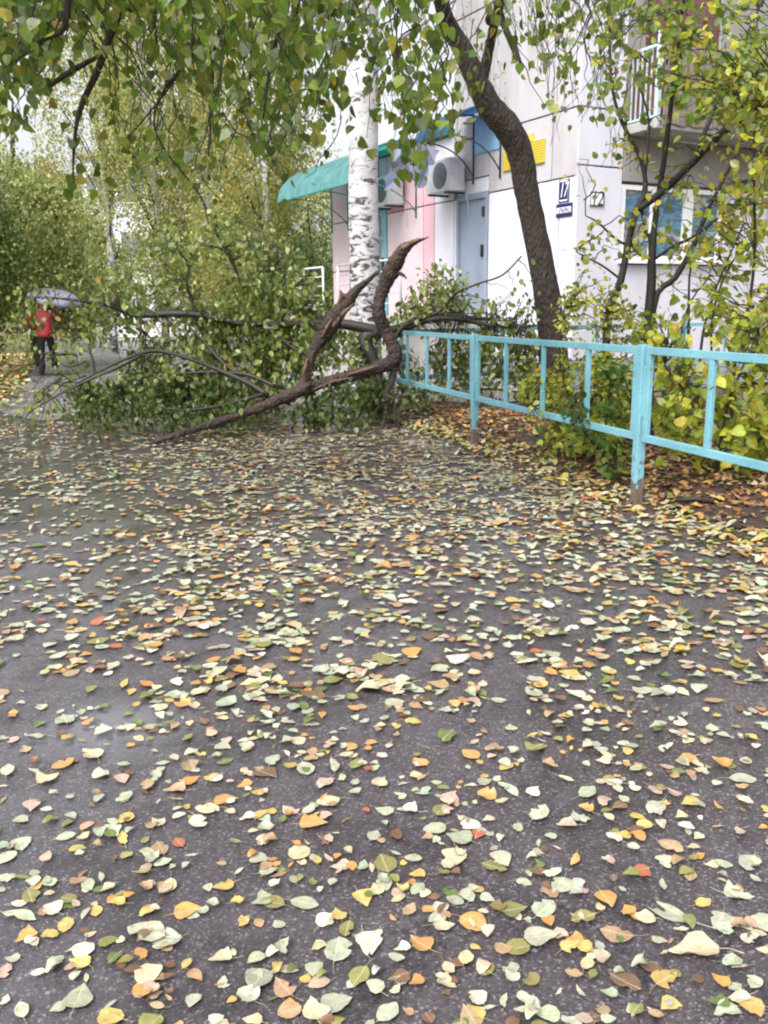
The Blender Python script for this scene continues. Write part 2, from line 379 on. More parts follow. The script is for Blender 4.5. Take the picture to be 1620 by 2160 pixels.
M['dark'] = simple('dark grille', (.15, .15, .18), .5, .3, 10)
M['grey_st'] = simple('grey steel tube', (.52, .53, .56), .4, .15, 6)
M['conc'] = simple('concrete', (.36, .35, .34), .85, .25, 3, .3, 50, grime=(.15, .14, .13))
M['boards'] = simple('weathered balcony boards', (.24, .20, .185), .8, .6, 5, .4, 40, grime=(.08, .05, .04), gscale=3.2, gamt=.9, stretch=(2.2, 2.2, .25))
M['pale_paint'] = simple('pale blue railing paint', (.42, .54, .60), .5, .15, 8, grime=(.2, .15, .12), gscale=8.)
M['redwood'] = simple('red brown boards', (.135, .050, .040), .7, .5, 6, .3, 40, stretch=(1.5, 1.5, .3))
M['curtain'] = simple('dusty pink curtain', (.15, .075, .075), .8, .4, 5, stretch=(3, 3, .3))
M['jacket'] = simple('red jacket', (.30, .012, .016), .55, .3, 9)
M['bluecoat'] = simple('blue jacket', (.03, .12, .42), .55, .3, 9)
M['trouser'] = simple('black trousers', (.003, .003, .004), .9, .3, 9)
M['skin'] = simple('skin', (.45, .27, .20), .5, .1, 20)
M['hair'] = simple('dark hair', (.03, .02, .015), .5, .3, 40)
M['umb'] = simple('lavender umbrella cloth', (.22, .21, .33), .5, .12, 6)
M['umbblue'] = simple('blue umbrella cloth', (.05, .16, .50), .5, .12, 6)

def pane_mat():
    m, nt, b = newmat('window with blue posters')
    ge = N(nt, 'ShaderNodeNewGeometry'); mp = N(nt, 'ShaderNodeMapping'); mp.inputs['Scale'].default_value = (.9, .9, 2.6)
    nt.links.new(ge.outputs['Position'], mp.inputs[0])
    n1 = N(nt, 'ShaderNodeTexNoise', Scale=1.5, Detail=7., Distortion=.25); nt.links.new(mp.outputs[0], n1.inputs[0])
    r = ramp(nt, n1.outputs[0], [(.34, (.035, .05, .08)), (.44, (.05, .11, .20)), (.49, (.10, .24, .34)), (.53, (.07, .10, .15)), (.58, (.34, .38, .40)), (.63, (.12, .12, .13)), (.70, (.20, .17, .15))])
    nt.links.new(r.outputs[0], b.inputs['Base Color']); b.inputs['Roughness'].default_value = .08
    b.inputs['Coat Weight'].default_value = .6
    return m
M['pane'] = pane_mat()
def poly_mat(name, col):
    m, nt, b = newmat(name)
    ge = N(nt, 'ShaderNodeNewGeometry'); n1 = N(nt, 'ShaderNodeTexNoise', Scale=4., Detail=6.); nt.links.new(ge.outputs['Position'], n1.inputs[0])
    r = ramp(nt, n1.outputs[0], [(.35, tuple(c * .75 for c in col)), (.7, col)])
    n2 = N(nt, 'ShaderNodeTexNoise', Scale=16., Detail=3.); nt.links.new(ge.outputs['Position'], n2.inputs[0])
    r2 = ramp(nt, n2.outputs[0], [(.66, g(0)), (.70, g(.8))]); c = mix(nt, r2.outputs[0], r.outputs[0], (.55, .60, .45))
    nt.links.new(c, b.inputs['Base Color']); b.inputs['Roughness'].default_value = .25
    tr = N(nt, 'ShaderNodeBsdfTranslucent'); nt.links.new(c, tr.inputs[0])
    mx = N(nt, 'ShaderNodeMixShader', Fac=.7); nt.links.new(b.outputs[0], mx.inputs[1]); nt.links.new(tr.outputs[0], mx.inputs[2])
    nt.links.new(mx.outputs[0], nt.nodes['Material Output'].inputs[0])
    return m
M['poly_teal'] = poly_mat('turquoise polycarbonate', (.34, .68, .69))
M['poly_blue'] = poly_mat('blue polycarbonate', (.16, .38, .60))
M['film'] = poly_mat('white plastic film', (.66, .70, .84))

# ------------------------------------------------------------------ leaves as one mesh
T_OV = (np.array([(0, 0, 0), (0, .5, -.01), (0, 1, -.04), (.17, .07, .03), (.32, .24, .06), (.36, .45, .07), (.28, .68, .05), (.12, .88, .0), (-.17, .07, .03), (-.32, .24, .06), (-.36, .45, .07), (-.28, .68, .05), (-.12, .88, .0)]),
        [(0, 3, 4, 5, 6, 7, 2, 1), (0, 1, 2, 12, 11, 10, 9, 8)])
T_HE = (np.array([(0, .04, 0), (0, .5, -.01), (0, 1, -.06), (.22, -.01, .04), (.40, .14, .07), (.43, .36, .08), (.33, .60, .05), (.14, .84, .0), (-.22, -.01, .04), (-.40, .14, .07), (-.43, .36, .08), (-.33, .60, .05), (-.14, .84, .0)]),
        [(0, 3, 4, 5, 6, 7, 2, 1), (0, 1, 2, 12, 11, 10, 9, 8)])
T_DI = (np.array([(0, 0, 0), (.3, .42, .05), (0, 1, 0), (-.3, .42, .05)]), [(0, 1, 2, 3)])
def norm(a): return a / np.maximum(np.linalg.norm(a, axis=-1, keepdims=True), 1e-9)
class Leaves:
    def __init__(s): s.p = []; s.d = []; s.n = []; s.s = []; s.c = []
    def add(s, p, d, n, size, col):
        s.p.append(p); s.d.append(d); s.n.append(n); s.s.append(size); s.c.append(col)
    def count(s): return sum(len(x) for x in s.p)
    def build(s, name, mat, parent, tmpl=T_OV):
        p = np.concatenate(s.p); d = norm(np.concatenate(s.d)); n = np.concatenate(s.n); sz = np.concatenate(s.s); c = np.concatenate(s.c)
        n = norm(n - d * (n * d).sum(1, keepdims=True)); x = np.cross(d, n)
        tv, tf = tmpl; k = len(tv)
        vs = p[:, None] + sz[:, None, None] * (tv[None, :, 0, None] * x[:, None] + tv[None, :, 1, None] * d[:, None] + tv[None, :, 2, None] * n[:, None])
        return raw_mesh(name, vs.reshape(-1, 3), [(np.arange(len(p))[:, None] * k + np.array(f)[None]) for f in tf], np.repeat(c, k, 0), mat, parent)
def raw_mesh(name, vs, facesets, cols, mat, parent=None, smooth=False):
    me = bpy.data.meshes.new(name)
    me.vertices.add(len(vs)); me.vertices.foreach_set('co', vs.astype(np.float32).ravel())
    lt = np.concatenate([np.full(len(f), f.shape[1], np.int32) for f in facesets]); li = np.concatenate([f.ravel() for f in facesets]).astype(np.int32)
    me.loops.add(len(li)); me.polygons.add(len(lt))
    me.loops.foreach_set('vertex_index', li)
    me.polygons.foreach_set('loop_start', np.concatenate([[0], np.cumsum(lt)[:-1]]).astype(np.int32))
    me.polygons.foreach_set('use_smooth', np.full(len(lt), smooth))
    me.update(calc_edges=True)
    a = me.color_attributes.new('Col', 'FLOAT_COLOR', 'POINT')
    a.data.foreach_set('color', np.concatenate([cols, np.ones((len(cols), 1))], 1).astype(np.float32).ravel())
    me.materials.append(mat); me.validate()
    return link(name, me, parent)
def pick(pal, n, jit=.22):
    """random linear colours from a weighted palette"""
    wts = np.array([x[0] for x in pal], float); wts /= wts.sum()
    cs = np.array([x[1] for x in pal])[rng.choice(len(pal), n, p=wts)]
    return np.clip(cs * (1 + rng.normal(0, jit, (n, 1))) * (1 + rng.normal(0, .04, (n, 3))), .004, .9)

PAL_G = [(5, (.16, .25, .035)), (3, (.22, .29, .045)), (2, (.31, .33, .06)), (1.3, (.36, .43, .27)), (.5, (.46, .38, .06)), (2, (.11, .19, .035))]
PAL_F = [(5, (0.162, 0.225, 0.044)), (3, (0.225, 0.27, 0.056)), (2, (0.306, 0.324, 0.088)), (1.8, (0.378, 0.432, 0.232)), (.3, (0.432, 0.342, 0.064)), (1.6, (0.099, 0.153, 0.036))]
PAL_Y = [(4, (.52, .51, .055)), (3, (.38, .44, .055)), (2, (.62, .56, .09)), (3, (.24, .33, .05)), (1, (.52, .53, .24)), (.35, (.60, .42, .08))]
PAL_B = [(4, (0.389, 0.395, 0.117)), (3, (0.276, 0.339, 0.117)), (2, (0.551, 0.471, 0.131)), (1, (0.179, 0.264, 0.0914))]
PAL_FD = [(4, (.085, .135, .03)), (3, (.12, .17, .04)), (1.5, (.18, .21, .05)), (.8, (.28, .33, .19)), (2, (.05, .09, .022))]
PAL_W = [(4, (0.408, 0.451, 0.169)), (3, (0.3, 0.354, 0.119)), (2, (0.558, 0.558, 0.218)), (1, (0.194, 0.257, 0.0892))]
PAL_D = [(4, (0.118, 0.185, 0.0468)), (3, (0.186, 0.246, 0.0624)), (1, (0.304, 0.316, 0.078))]

def shoot(tw, lv, O, T, nl, size, pal, sag=.0, r0=.006, start=.3, down=.8, spread=.03, rise=.0):
    O, T = Vector(O), Vector(T); L = (T - O).length
    C = (O + T) / 2 + Vector((rng.normal(0, .12) * L, rng.normal(0, .12) * L, rise * L + rng.normal(0, .05) * L))
    ts = [i / 6 for i in range(7)]
    pts = [(1 - t) ** 2 * O + 2 * t * (1 - t) * C + t * t * T + Vector((0, 0, -sag * t * t)) for t in ts]
    for q in range(1, 6): pts[q] = pts[q] + Vector(tuple(rng.normal(0, .010 + .014 * L, 3)))
    if tw is not None: tw.tube(pts, [r0 * (1 - .8 * t) + .001 for t in ts], 4, cap=False)
    if nl <= 0: return pts
    pa = np.array([tuple(p) for p in pts])
    u = np.sort(rng.uniform(start, 1.02, nl)) * 6
    i = np.clip(u.astype(int), 0, 5); fr = (u - i)[:, None]
    p = pa[i] * (1 - fr) + pa[i + 1] * fr + rng.normal(0, spread, (nl, 3))
    d = rng.normal(0, .6, (nl, 3)); d[:, 2] -= down
    n = rng.normal(0, 1, (nl, 3)); n[:, 1] -= .5; n[:, 2] += .35
    lv.add(p, d, n, size * rng.uniform(.6, 1.25, nl), pick(pal, nl))
    return pts

def in_poly(x, y, poly):
    c = False; j = len(poly) - 1
    for i in range(len(poly)):
        if (poly[i][1] > y) != (poly[j][1] > y) and x < (poly[j][0] - poly[i][0]) * (y - poly[i][1]) / (poly[j][1] - poly[i][1]) + poly[i][0]: c = not c
        j = i
    return c
def sample_poly(poly):
    xs = [p[0] for p in poly]; ys = [p[1] for p in poly]
    while True:
        x, y = rng.uniform(min(xs), max(xs)), rng.uniform(min(ys), max(ys))
        if in_poly(x, y, poly): return x, y

# ================================================================== SETTING: ground, road, soil
FD = Vector((-.293, .957, 0)).normalized(); FE = Vector((FD.y, -FD.x, 0))          # along the fence, and to its right
POST1 = G(1341, 1072); POST2 = G(1000, 945)
FD = (POST2 - POST1).normalized(); FE = Vector((FD.y, -FD.x, 0)); FLEN = (POST2 - POST1).length
def fence_tq(x, y):
    v = Vector((x, y, 0)) - POST1; return v.dot(FD), v.dot(FE)
def sstep(a, b, x):
    t = min(1, max(0, (x - a) / (b - a))); return t * t * (3 - 2 * t)
def hump(x, y): return .5 + .25 * math.sin(2.3 * x + 1.1 * y) + .25 * math.sin(1.7 * y - 2.9 * x + 1) + .12 * math.sin(7 * x + 3) * math.sin(6 * y)
def soil_z(x, y):
    t, q = fence_tq(x, y)
    if q < -.16: return 0
    return .010 + .13 * sstep(-.05, .9, q) * hump(x, y) + .16 * math.exp(-((t - 2.35) ** 2 / .5 + (q - .75) ** 2 / .25))
mb = MB(); mb.box(-400, 400, -60, 600, -.5, -.03)
tag(mb.build('ground', M['earth']), kind='structure')
# asphalt: one sheet, bounded on the right by the soil bed, on the left by the verge
road = [(-6, -4), (9, -4), POST1 + FE * -.10 + FD * -7, POST1 + FE * -.10 + FD * 5.7, (2.2, 13.4), (1.0, 17.5), (-1.6, 24), (0, 46), (-16, 46), G(58, 715), G(66, 740), G(72, 778), G(40, 814), G(-4, 870), (-7, 12), (-7, 8)]
mb = MB(); mb.add([(p[0], p[1], 0) for p in road], [list(range(len(road)))])
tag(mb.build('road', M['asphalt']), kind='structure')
path = [G(-10, 866, .004), G(45, 812, .004), G(75, 777, .004), G(70, 740, .004), G(62, 716, .004), V(-14, 45, .004), V(-.4, 45, .004), V(-1.8, 24, .004), V(-1.2, 19.5, .004), V(-2.2, 15.5, .004)] + [V(-2.2 - 2.6 * i / 14 + random.uniform(-.1, .1), 15.5 - 3.5 * i / 14 + random.uniform(-1.1, 1.1), .004) for i in range(1, 14)] + [V(-4.9, 11.9, .004)]
mb = MB(); mb.add([tuple(p) for p in path], [list(range(len(path)))])
tag(mb.build('path', M['oldpath']), kind='structure')  # pale sheet over the far road, sheen put into its colour
mb = MB(); nt_, nq_ = 90, 60
for i in range(nt_ + 1):
    for j in range(nq_ + 1):
        p = POST1 + FD * (-6 + 12.4 * i / nt_) + FE * (-.16 + 7.5 * (j / nq_) ** 1.4)
        zz = soil_z(p.x, p.y) + .004
        if j: zz += random.uniform(-.006, .008)
        else: zz = .002; p = p + FE * random.uniform(-.03, .03)
        mb.v.append((p.x, p.y, zz))
for i in range(nt_):
    for j in range(nq_):
        a = i * (nq_ + 1) + j; mb.f.append([a, a + 1, a + nq_ + 2, a + nq_ + 1][::-1]); mb.sm.append(True)
tag(mb.build('soil_bed', M['soil']), kind='structure')

# ================================================================== FENCE
FH = .808 * CH
def fence_panel(p, q, n, parent, z0=.48, z1=None, open_end=False):
    z1 = FH - .012 if z1 is None else z1
    p, q = Vector((p.x, p.y, 0)), Vector((q.x, q.y, 0)); d = (q - p).normalized(); L = (q - p).length
    a, b = p + d * .052, q - d * .052
    side = Vector((d.y, -d.x, 0)); W, D = .05, .035
    m = MB()
    def bar(u, v, zlo, zhi): m.obox(p + d * u - side * D / 2 + Vector((0, 0, zlo)), d * (v - u), side * D, Vector((0, 0, zhi - zlo)))
    bar(.052, L - .052, z1 - W, z1); bar(.052, L - .052, z0, z0 + W)
    bar(.052, .052 + W * .9, z0 + W, z1 - W); bar(L - .052 - W * .9, L - .052, z0 + W, z1 - W)
    o = m.build('fence_panel', M['teal'], parent, .003)
    for k in range(1, n + 1):
        u = L * k / (n + 1)
        m2 = MB(); m2.obox(p + d * (u - .024) - side * (D - .006) / 2 + Vector((0, 0, z0 + W)), d * .046, side * (D - .006), Vector((0, 0, z1 - z0 - 2 * W)))
        m2.build('upright', M['teal'], o, .003)
    # straps welding the panel to its posts
    for u in (.022, L - .056):
        m3 = MB(); m3.obox(p + d * u - side * .012 + Vector((0, 0, z0 + .17)), d * .034, side * .024, Vector((0, 0, .34)))
        m3.build('weld_strap', M['teal'], o, .002)
def fence_post(p, parent, h=None):
    h = h or FH
    m = MB(); s = .064
    tl = Vector((random.uniform(-.012, .012), random.uniform(-.012, .012), 0))
    m.obox(p - FD * s / 2 - FE * s / 2 + Vector((0, 0, -.2)) - tl * .6, FD * s, FE * s, Vector((0, 0, h + .2)) + tl * 1.2)
    m.build('post', M['teal'], parent, .004)
CORN = POST1 + FD * (FLEN * 1.96)
fr = empty('metal_fence', POST1, 'turquoise railing fence with rusty post feet along the leaf covered asphalt', 'fence')
PR = POST1 - FD * FLEN; PRR = PR - FD * FLEN
for p in (PRR, PR, POST1, POST2, CORN): fence_post(p, fr)
fence_panel(PRR, PR, 3, fr); fence_panel(PR, POST1, 3, fr); fence_panel(POST1, POST2, 3, fr); fence_panel(POST2, CORN, 3, fr)
BD = Vector((6.1, 2.4, 0)).normalized()
bk = empty('metal_fence', CORN + BD * .1, 'turquoise railing fence crossing behind the leaning tree below the white wall', 'fence')
bp_ = [CORN + BD * .09 + BD * (2.3 * k) for k in range(4)]
for k, p in enumerate(bp_):
    if k: fence_post(p, bk)
for k in range(3): fence_panel(bp_[k], bp_[k + 1], 2, bk)

# ================================================================== BUILDING
W1D = Vector((-.479, .878, 0)).normalized(); N1 = Vector((-W1D.y, W1D.x, 0)) * 1.0
N1 = Vector((-.878, -.479, 0)).normalized()
W2D = Vector((.878, .479, 0)).normalized(); N2 = Vector((.479, -.878, 0)).normalized()
_D = Vector((1.65, 16.0, 0))
def hit(px, py, o, n):
    d = ray(px, py); return CAM + d * ((o - CAM).dot(n) / d.dot(n))
_c = None
for i in range(400):                                             # the corner where the wall reaches photo column 1212
    s = -i * .02; p = _D + W1D * s + Vector((0, 0, 2.5))
    if proj(p)[0] >= 1212: _c = _D + W1D * s; break
CN = _c
Z3 = Vector((0, 0, 1))
def w1(px, py):
    p = hit(px, py, CN, N1); return (p - CN).dot(W1D), p.z
def w2(px, py):
    p = hit(px, py, CN, N2); return (p - CN).dot(W2D), p.z
def b1(m, s0, s1, z0, z1, o0, o1): m.obox(CN + W1D * s0 + N1 * o0 + Z3 * z0, W1D * (s1 - s0), N1 * (o1 - o0), Z3 * (z1 - z0))
def b2(m, s0, s1, z0, z1, o0, o1): m.obox(CN + W2D * s0 + N2 * o0 + Z3 * z0, W2D * (s1 - s0), N2 * (o1 - o0), Z3 * (z1 - z0))
S_TALL = w1(958, 350)[0]                                         # where the tall house ends and the low shop begins
S_END = w1(700, 480)[0]
Z_SEAM = w1(1087, 396)[1]
DS0, DZ1 = w1(1029, 410); DS1 = w1(966, 418)[0]
DZ0 = 1.28
H = 14.0
house = empty('apartment_building', CN, 'white panel apartment building with a blue grey door and a boarded balcony', 'building')
# core
m = MB(); b1(m, .36, S_TALL - .01, .02, H - .02, -10, -.06); b1(m, .02, .35, .02, H - .02, -.35, -.06)
m.build('joint_filler', M['seam'], house)
gap = .012
def panels1(m, s0, s1, z0, z1):
    b1(m, s0 + gap, s1 - gap, z0 + gap, z1 - gap, -.07, 0)
lower = MB(); upper = MB()
sx = [0, w1(1178, 480)[0], DS0 - .02]
for a, b in zip(sx[:-1], sx[1:]):
    panels1(lower, a, b, .55, Z_SEAM)
panels1(lower, DS0 - .02, DS1 + .02, .3, DZ0 - .02); panels1(lower, DS0 - .02, DS1 + .02, DZ1 + .04, Z_SEAM + .28)
panels1(lower, DS1 + .02, S_TALL, .55, Z_SEAM)
zs = [Z_SEAM, Z_SEAM + .95, Z_SEAM + 2.9, Z_SEAM + 5.7, Z_SEAM + 8.5, H]
for k in range(len(zs) - 1):
    for a, b in ((0, w1(1165, 300)[0]), (w1(1165, 300)[0], DS0 - .02), (DS0 - .02, S_TALL)):
        if k == 0 and a > DS0 - .1: panels1(upper, a, b, Z_SEAM + .28, zs[1])
        else: panels1(upper, a, b, zs[k], zs[k + 1])
wl = lower.build('wall', M['wall'], house, .006)
upper.build('wall', M['wall_hi'], house, .006)
# front wall (faces the camera)
WS0, WZ1 = w2(1316, 388); WS1, WZ0 = w2(1521, 552)
S_W = w2(1309, 470)[0]
BZ = w2(1309, 272)[1] - .08                                            # balcony slab underside
fw = MB(); fg = MB(); fh = MB()
def panels2(m, s0, s1, z0, z1): b2(m, s0 + gap, s1 - gap, z0 + gap, z1 - gap, -.07, 0)
m = MB(); b2(m, .36, 12, .02, H - .02, -.34, -.14); m.build('joint_filler', M['seam'], house)
panels2(fw, 0, S_W, .55, Z_SEAM + .15); panels2(fw, 0, S_W, Z_SEAM + .15, Z_SEAM + .95); panels2(fw, 0, S_W, Z_SEAM + .95, Z_SEAM + 2.9); panels2(fw, 0, S_W, Z_SEAM + 2.9, H)
panels2(fw, S_W, WS0 - .02, .55, WZ1); panels2(fw, WS0 - .02, WS1 + .02, .55, WZ0 - .06); panels2(fw, WS1 + .02, 12, .55, WZ1)
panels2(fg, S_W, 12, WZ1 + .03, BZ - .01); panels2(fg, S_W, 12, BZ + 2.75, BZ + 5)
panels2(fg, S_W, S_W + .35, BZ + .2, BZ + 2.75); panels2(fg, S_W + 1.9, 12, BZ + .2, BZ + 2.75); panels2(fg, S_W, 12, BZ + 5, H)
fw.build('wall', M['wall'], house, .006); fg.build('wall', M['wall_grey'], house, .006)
m = MB(); b1(m, -.012, DS0 + .3, .0, .55, -.07, .03); b2(m, -.03, 12, .0, .55, -.07, .03); m.build('plinth', M['plinth'], house)
# window with posters
m = MB(); FRW = .07
b2(m, WS0, WS1, WZ0, WZ0 + FRW, -.12, -.03); b2(m, WS0, WS1, WZ1 - FRW, WZ1, -.12, -.03)
xs = [WS0, w2(1382, 470)[0], w2(1455, 470)[0], WS1]
for k, s in enumerate(xs):
    wd = (.08, .09, .19, .08)[k]; s_ = s if k == 0 else (s - wd if k == 3 else s - wd / 2)
    b2(m, s_, s_ + wd, WZ0 + FRW, WZ1 - FRW, -.12, -.03)
win = m.build('window', M['white'], house, .004)
for k in range(3):
    m = MB(); b2(m, xs[k] + .05, xs[k + 1] - .05, WZ0 + .05, WZ1 - .05, -.10, -.085); m.build('pane', M['pane'], win)
m = MB(); b2(m, WS0 - .06, WS1 + .06, WZ0 - .055, WZ0 - .005, -.05, .10); m.build('sill', M['white'], win, .004)
# door
m = MB(); b1(m, DS0, DS1, DZ0, DZ1, -.06, -.02)
door = m.build('door', M['door'], house, .004)
m = MB()
b1(m, DS0 - .02, DS0 + .05, DZ0, DZ1 + .06, -.02, .025); b1(m, DS1 - .05, DS1 + .02, DZ0, DZ1 + .06, -.02, .025); b1(m, DS0 + .05, DS1 - .05, DZ1 - .04, DZ1 + .06, -.02, .025)
m.build('door_frame', M['door'], door, .004)
m = MB(); b1(m, DS0 + .13, DS0 + .17, DZ0 + .95, DZ0 + 1.15, -.02, .03); b1(m, DS0 + .10, DS0 + .17, DZ0 + 1.62, DZ0 + 1.78, -.02, .01); m.build('handle', M['black'], door, .004)
# balcony above the window
BO = .62; BS0, BS1 = S_W + .02, 9.0
m = MB(); b2(m, BS0, BS1, BZ, BZ + .14, 0.003, BO); bal = m.build('balcony', M['conc'], house, .01)
m = MB()
for o in lin(.05, BO - .09, 6): b2(m, BS0 + .02, BS0 + .042, BZ + .19, BZ + 1.10, o, o + .018)
b2(m, BS0 + .015, BS0 + .05, BZ + 1.10, BZ + 1.14, .003, BO); b2(m, BS0 + .015, BS0 + .05, BZ + .16, BZ + .19, .003, BO - .06)
b2(m, BS0 + .0, BS0 + .06, BZ + .14, BZ + 1.3, BO - .06, BO)
m.build('railing', M['pale_paint'], bal)
m = MB()
for k, o in enumerate(lin(.02, BO - .22, 4)): b2(m, BS0 + .07, BS0 + .09, BZ + .16, BZ + 1.02 + .05 * (k % 2), o, o + .13)
m.build('side_boards', M['redwood'], bal)
m = MB(); s = BS0 + .10; k = 0
while s < BS1 - .2:
    wd = random.uniform(.10, .16); b2(m, s, s + wd - .008, BZ + .05 + random.uniform(-.03, .05), BZ + 1.12 + random.uniform(-.04, .06), BO + .003 + random.uniform(0, .012), BO + .03); s += wd
m.build('front_boards', M['boards'], bal)
m = MB(); b2(m, S_W + .37, S_W + 1.88, BZ + .22, BZ + 2.7, -.12, -.08); bw = m.build('balcony_window', M['curtain'], house)
m = MB()
for s in (S_W + .36, S_W + .95, S_W + 1.82): b2(m, s, s + .07, BZ + .22, BZ + 2.7, -.08, -.03)
b2(m, S_W + .43, S_W + 1.82, BZ + 2.63, BZ + 2.7, -.08, -.03)
m.build('window_frame', M['redwood'], bw)
m = MB(); b1(m, -.3, S_TALL + .2, H, H + .25, -10.2, .3); m.build('roof', M['conc'], house)

# ---- low shop with pink panels
SH = 4.35
shop = empty('shop_annex', CN + W1D * ((S_TALL + S_END) / 2), 'low pink and white shop wing with a turquoise door beside the tall white building', 'building')
m = MB(); b1(m, S_TALL + .0, S_END - .01, .02, SH - .05, -7, -.06); m.build('joint_filler', M['seam'], shop)
S_PK = w1(916, 450)[0]; TD0, TD1 = w1(817, 500)[0], w1(797, 500)[0]
zb = w1(917, 430)[1]
mw, mp_, mq = MB(), MB(), MB()
panels1(mw, S_TALL, S_PK, .5, Z_SEAM); panels1(mw, S_TALL, S_PK, Z_SEAM, SH)
S_PP = w1(893, 500)[0]
panels1(mp_, S_PK, S_PP, .5, Z_SEAM); panels1(mp_, S_PK, S_PP, Z_SEAM, SH)
panels1(mq, S_PP, TD0, .5, Z_SEAM); panels1(mp_, S_PP, TD0, Z_SEAM, SH)
panels1(mp_, TD0, TD1, 3.35, SH)
panels1(mq, TD1, S_END, .5, 2.2); panels1(mq, TD1, S_END, 2.2, Z_SEAM); panels1(mp_, TD1, S_END, Z_SEAM, SH)
mw.build('wall', M['wall'], shop, .006); mp_.build('wall', M['pink'], shop, .006); mq.build('wall', M['pink_pale'], shop, .006)
m = MB(); b1(m, TD0, TD1, 1.25, 3.33, -.06, -.02); td = m.build('door', M['plinth'], shop, .004)
m = MB(); b1(m, TD0 + .01, TD0 + .10, 1.25, 3.33, -.02, .02); b1(m, TD1 - .10, TD1 - .01, 1.25, 3.33, -.02, .02); b1(m, TD0 + .1, TD1 - .1, 3.22, 3.33, -.02, .02); b1(m, TD0 + .1, TD1 - .1, 2.75, 2.82, -.02, .015); m.build('door_frame', M['teal'], td)
m = MB(); b1(m, TD0 + .16, TD0 + .19, 2.0, 2.4, -.02, .04); m.build('handle', M['black'], td)
m = MB(); b1(m, S_TALL + .01, S_END + .15, SH, SH + .10, -7.1, .12); m.build('roof', M['green_st'], shop)

def canopy(name, label, s0, s1, zw, zo, out, sheet, steel, ss, legs):
    e = empty(name, CN + W1D * ((s0 + s1) / 2) + N1 * .02 + Z3 * zw, label, 'canopy')
    def prof(t): return out * math.sin(t * math.pi / 2) ** .9, zo + (zw - zo) * math.cos(t * math.pi / 2) ** 1.1
    m = MB(); n = 10; th = .012
    for i in range(n):
        (o0, z0), (o1, z1) = prof(i / n), prof((i + 1) / n)
        A = CN + N1 * (o0 + .03) + Z3 * z0; B = CN + N1 * (o1 + .03) + Z3 * z1
        vs = [A + W1D * s0, A + W1D * s1, B + W1D * s1, B + W1D * s0]
        vs += [v + Z3 * th for v in vs]
        m.add(vs, [(0, 1, 2, 3), (7, 6, 5, 4), (0, 4, 5, 1), (3, 2, 6, 7), (1, 5, 6, 2), (0, 3, 7, 4)])
    m.build('canopy_sheet', sheet, e)
    for s in ss:
        m = MB()
        m.tube([CN + W1D * s + N1 * (prof(i / 8)[0] + .03) + Z3 * (prof(i / 8)[1] - .018) for i in range(9)], .014, 6)
        m.tube([CN + W1D * s + N1 * .02 + Z3 * zw, CN + W1D * s + N1 * .02 + Z3 * (zo - legs)], .016, 6)
        # arched brace from the wall foot out to the lip
        q0 = Vector((0.02, zo - legs + .12)); q2 = Vector((out * .98, zo - .02)); q1 = Vector((out * .35, zo + .0))
        m.tube([CN + W1D * s + N1 * p.x + Z3 * p.y for p in [(1 - t) ** 2 * q0 + 2 * t * (1 - t) * q1 + t * t * q2 for t in lin(0, 1, 9)]], .013, 6)
        m.build('bracket', steel, e)
    m = MB(); m.tube([CN + W1D * s0 + N1 * (out + .03) + Z3 * (zo - .015), CN + W1D * s1 + N1 * (out + .03) + Z3 * (zo - .015)], .014, 6); m.build('lip_rail', steel, e)
    return e
c1s0, c1s1 = w1(880, 400)[0], S_END - .02
canopy('door_canopy', 'curved turquoise translucent canopy over the pink shop entrance', c1s0, c1s1, 4.46, 3.68, 1.30, M['poly_teal'], M['green_st'],
       [c1s0 + .02, w1(800, 440)[0], w1(735, 440)[0], c1s1 - .02], .62)
bs0, bs1 = w1(1057, 380)[0], w1(1000, 380)[0]
canopy('door_canopy', 'blue sheet canopy on dark arched brackets above the blue grey door', bs0, bs1 + .25, w1(1030, 232)[1], w1(1030, 300)[1], 1.0, M['poly_blue'], M['steel_dk'],
       [bs0 + .01, bs1], .62)
m = MB(); z0_, z1_ = w1(1030, 320)[1], w1(1030, 236)[1]
b1(m, bs0 + .03, bs1 - .03, z0_, z1_ - .02, .004, .02)
tag(m.build('back_panel', M['blue']), 'flat blue panel on the wall under the blue canopy', 'panel')

def aircon(label, s, z, wd=.78, hd=.54, dp=.32):
    e = empty('air_conditioner', CN + W1D * s + N1 * .1 + Z3 * z, label, 'air conditioner', 'air conditioners on the side wall')
    m = MB(); b1(m, s, s + wd, z, z + hd, .08, .08 + dp); cas = m.build('casing', M['ac'], e, .012)
    m = MB(); cen = CN + W1D * (s + wd * .40) + N1 * (.08 + dp + .012) + Z3 * (z + hd / 2)
    m.tube([cen - N1 * .01, cen], [.22, .20], 24); fn = m.build('fan_grille', M['dark'], e)
    m = MB()
    for r_ in (.21, .15, .09, .04):
        m.tube([cen + N1 * .006 + (W1D * math.cos(a) + Z3 * math.sin(a)) * r_ for a in lin(0, 2 * math.pi, 25)], .0025, 4, cap=False)
    m.build('guard', M['dark'], fn)
    m = MB()
    for ss in (s + .12, s + wd - .14): b1(m, ss, ss + .03, z - .035, z - .005, .004, .08 + dp + .02)
    m.build('bracket', M['steel_dk'], e)
    m = MB(); m.tube([CN + W1D * (s - .01) + N1 * .2 + Z3 * (z + .2), CN + W1D * (s - .06) + N1 * .1 + Z3 * (z + .05), CN + W1D * (s - .04) + N1 * .02 + Z3 * (z - .3), CN + W1D * (s - .02) + N1 * .015 + Z3 * (z - .42)], .006, 6)
    m.build('pipe', M['ac'], e)
s_, z_ = w1(985, 404); aircon('white air conditioner with a round fan above the blue grey door', s_ - .05, z_)
s_, z_ = w1(858, 432); aircon('weathered grey air conditioner under the turquoise canopy', s_, z_)

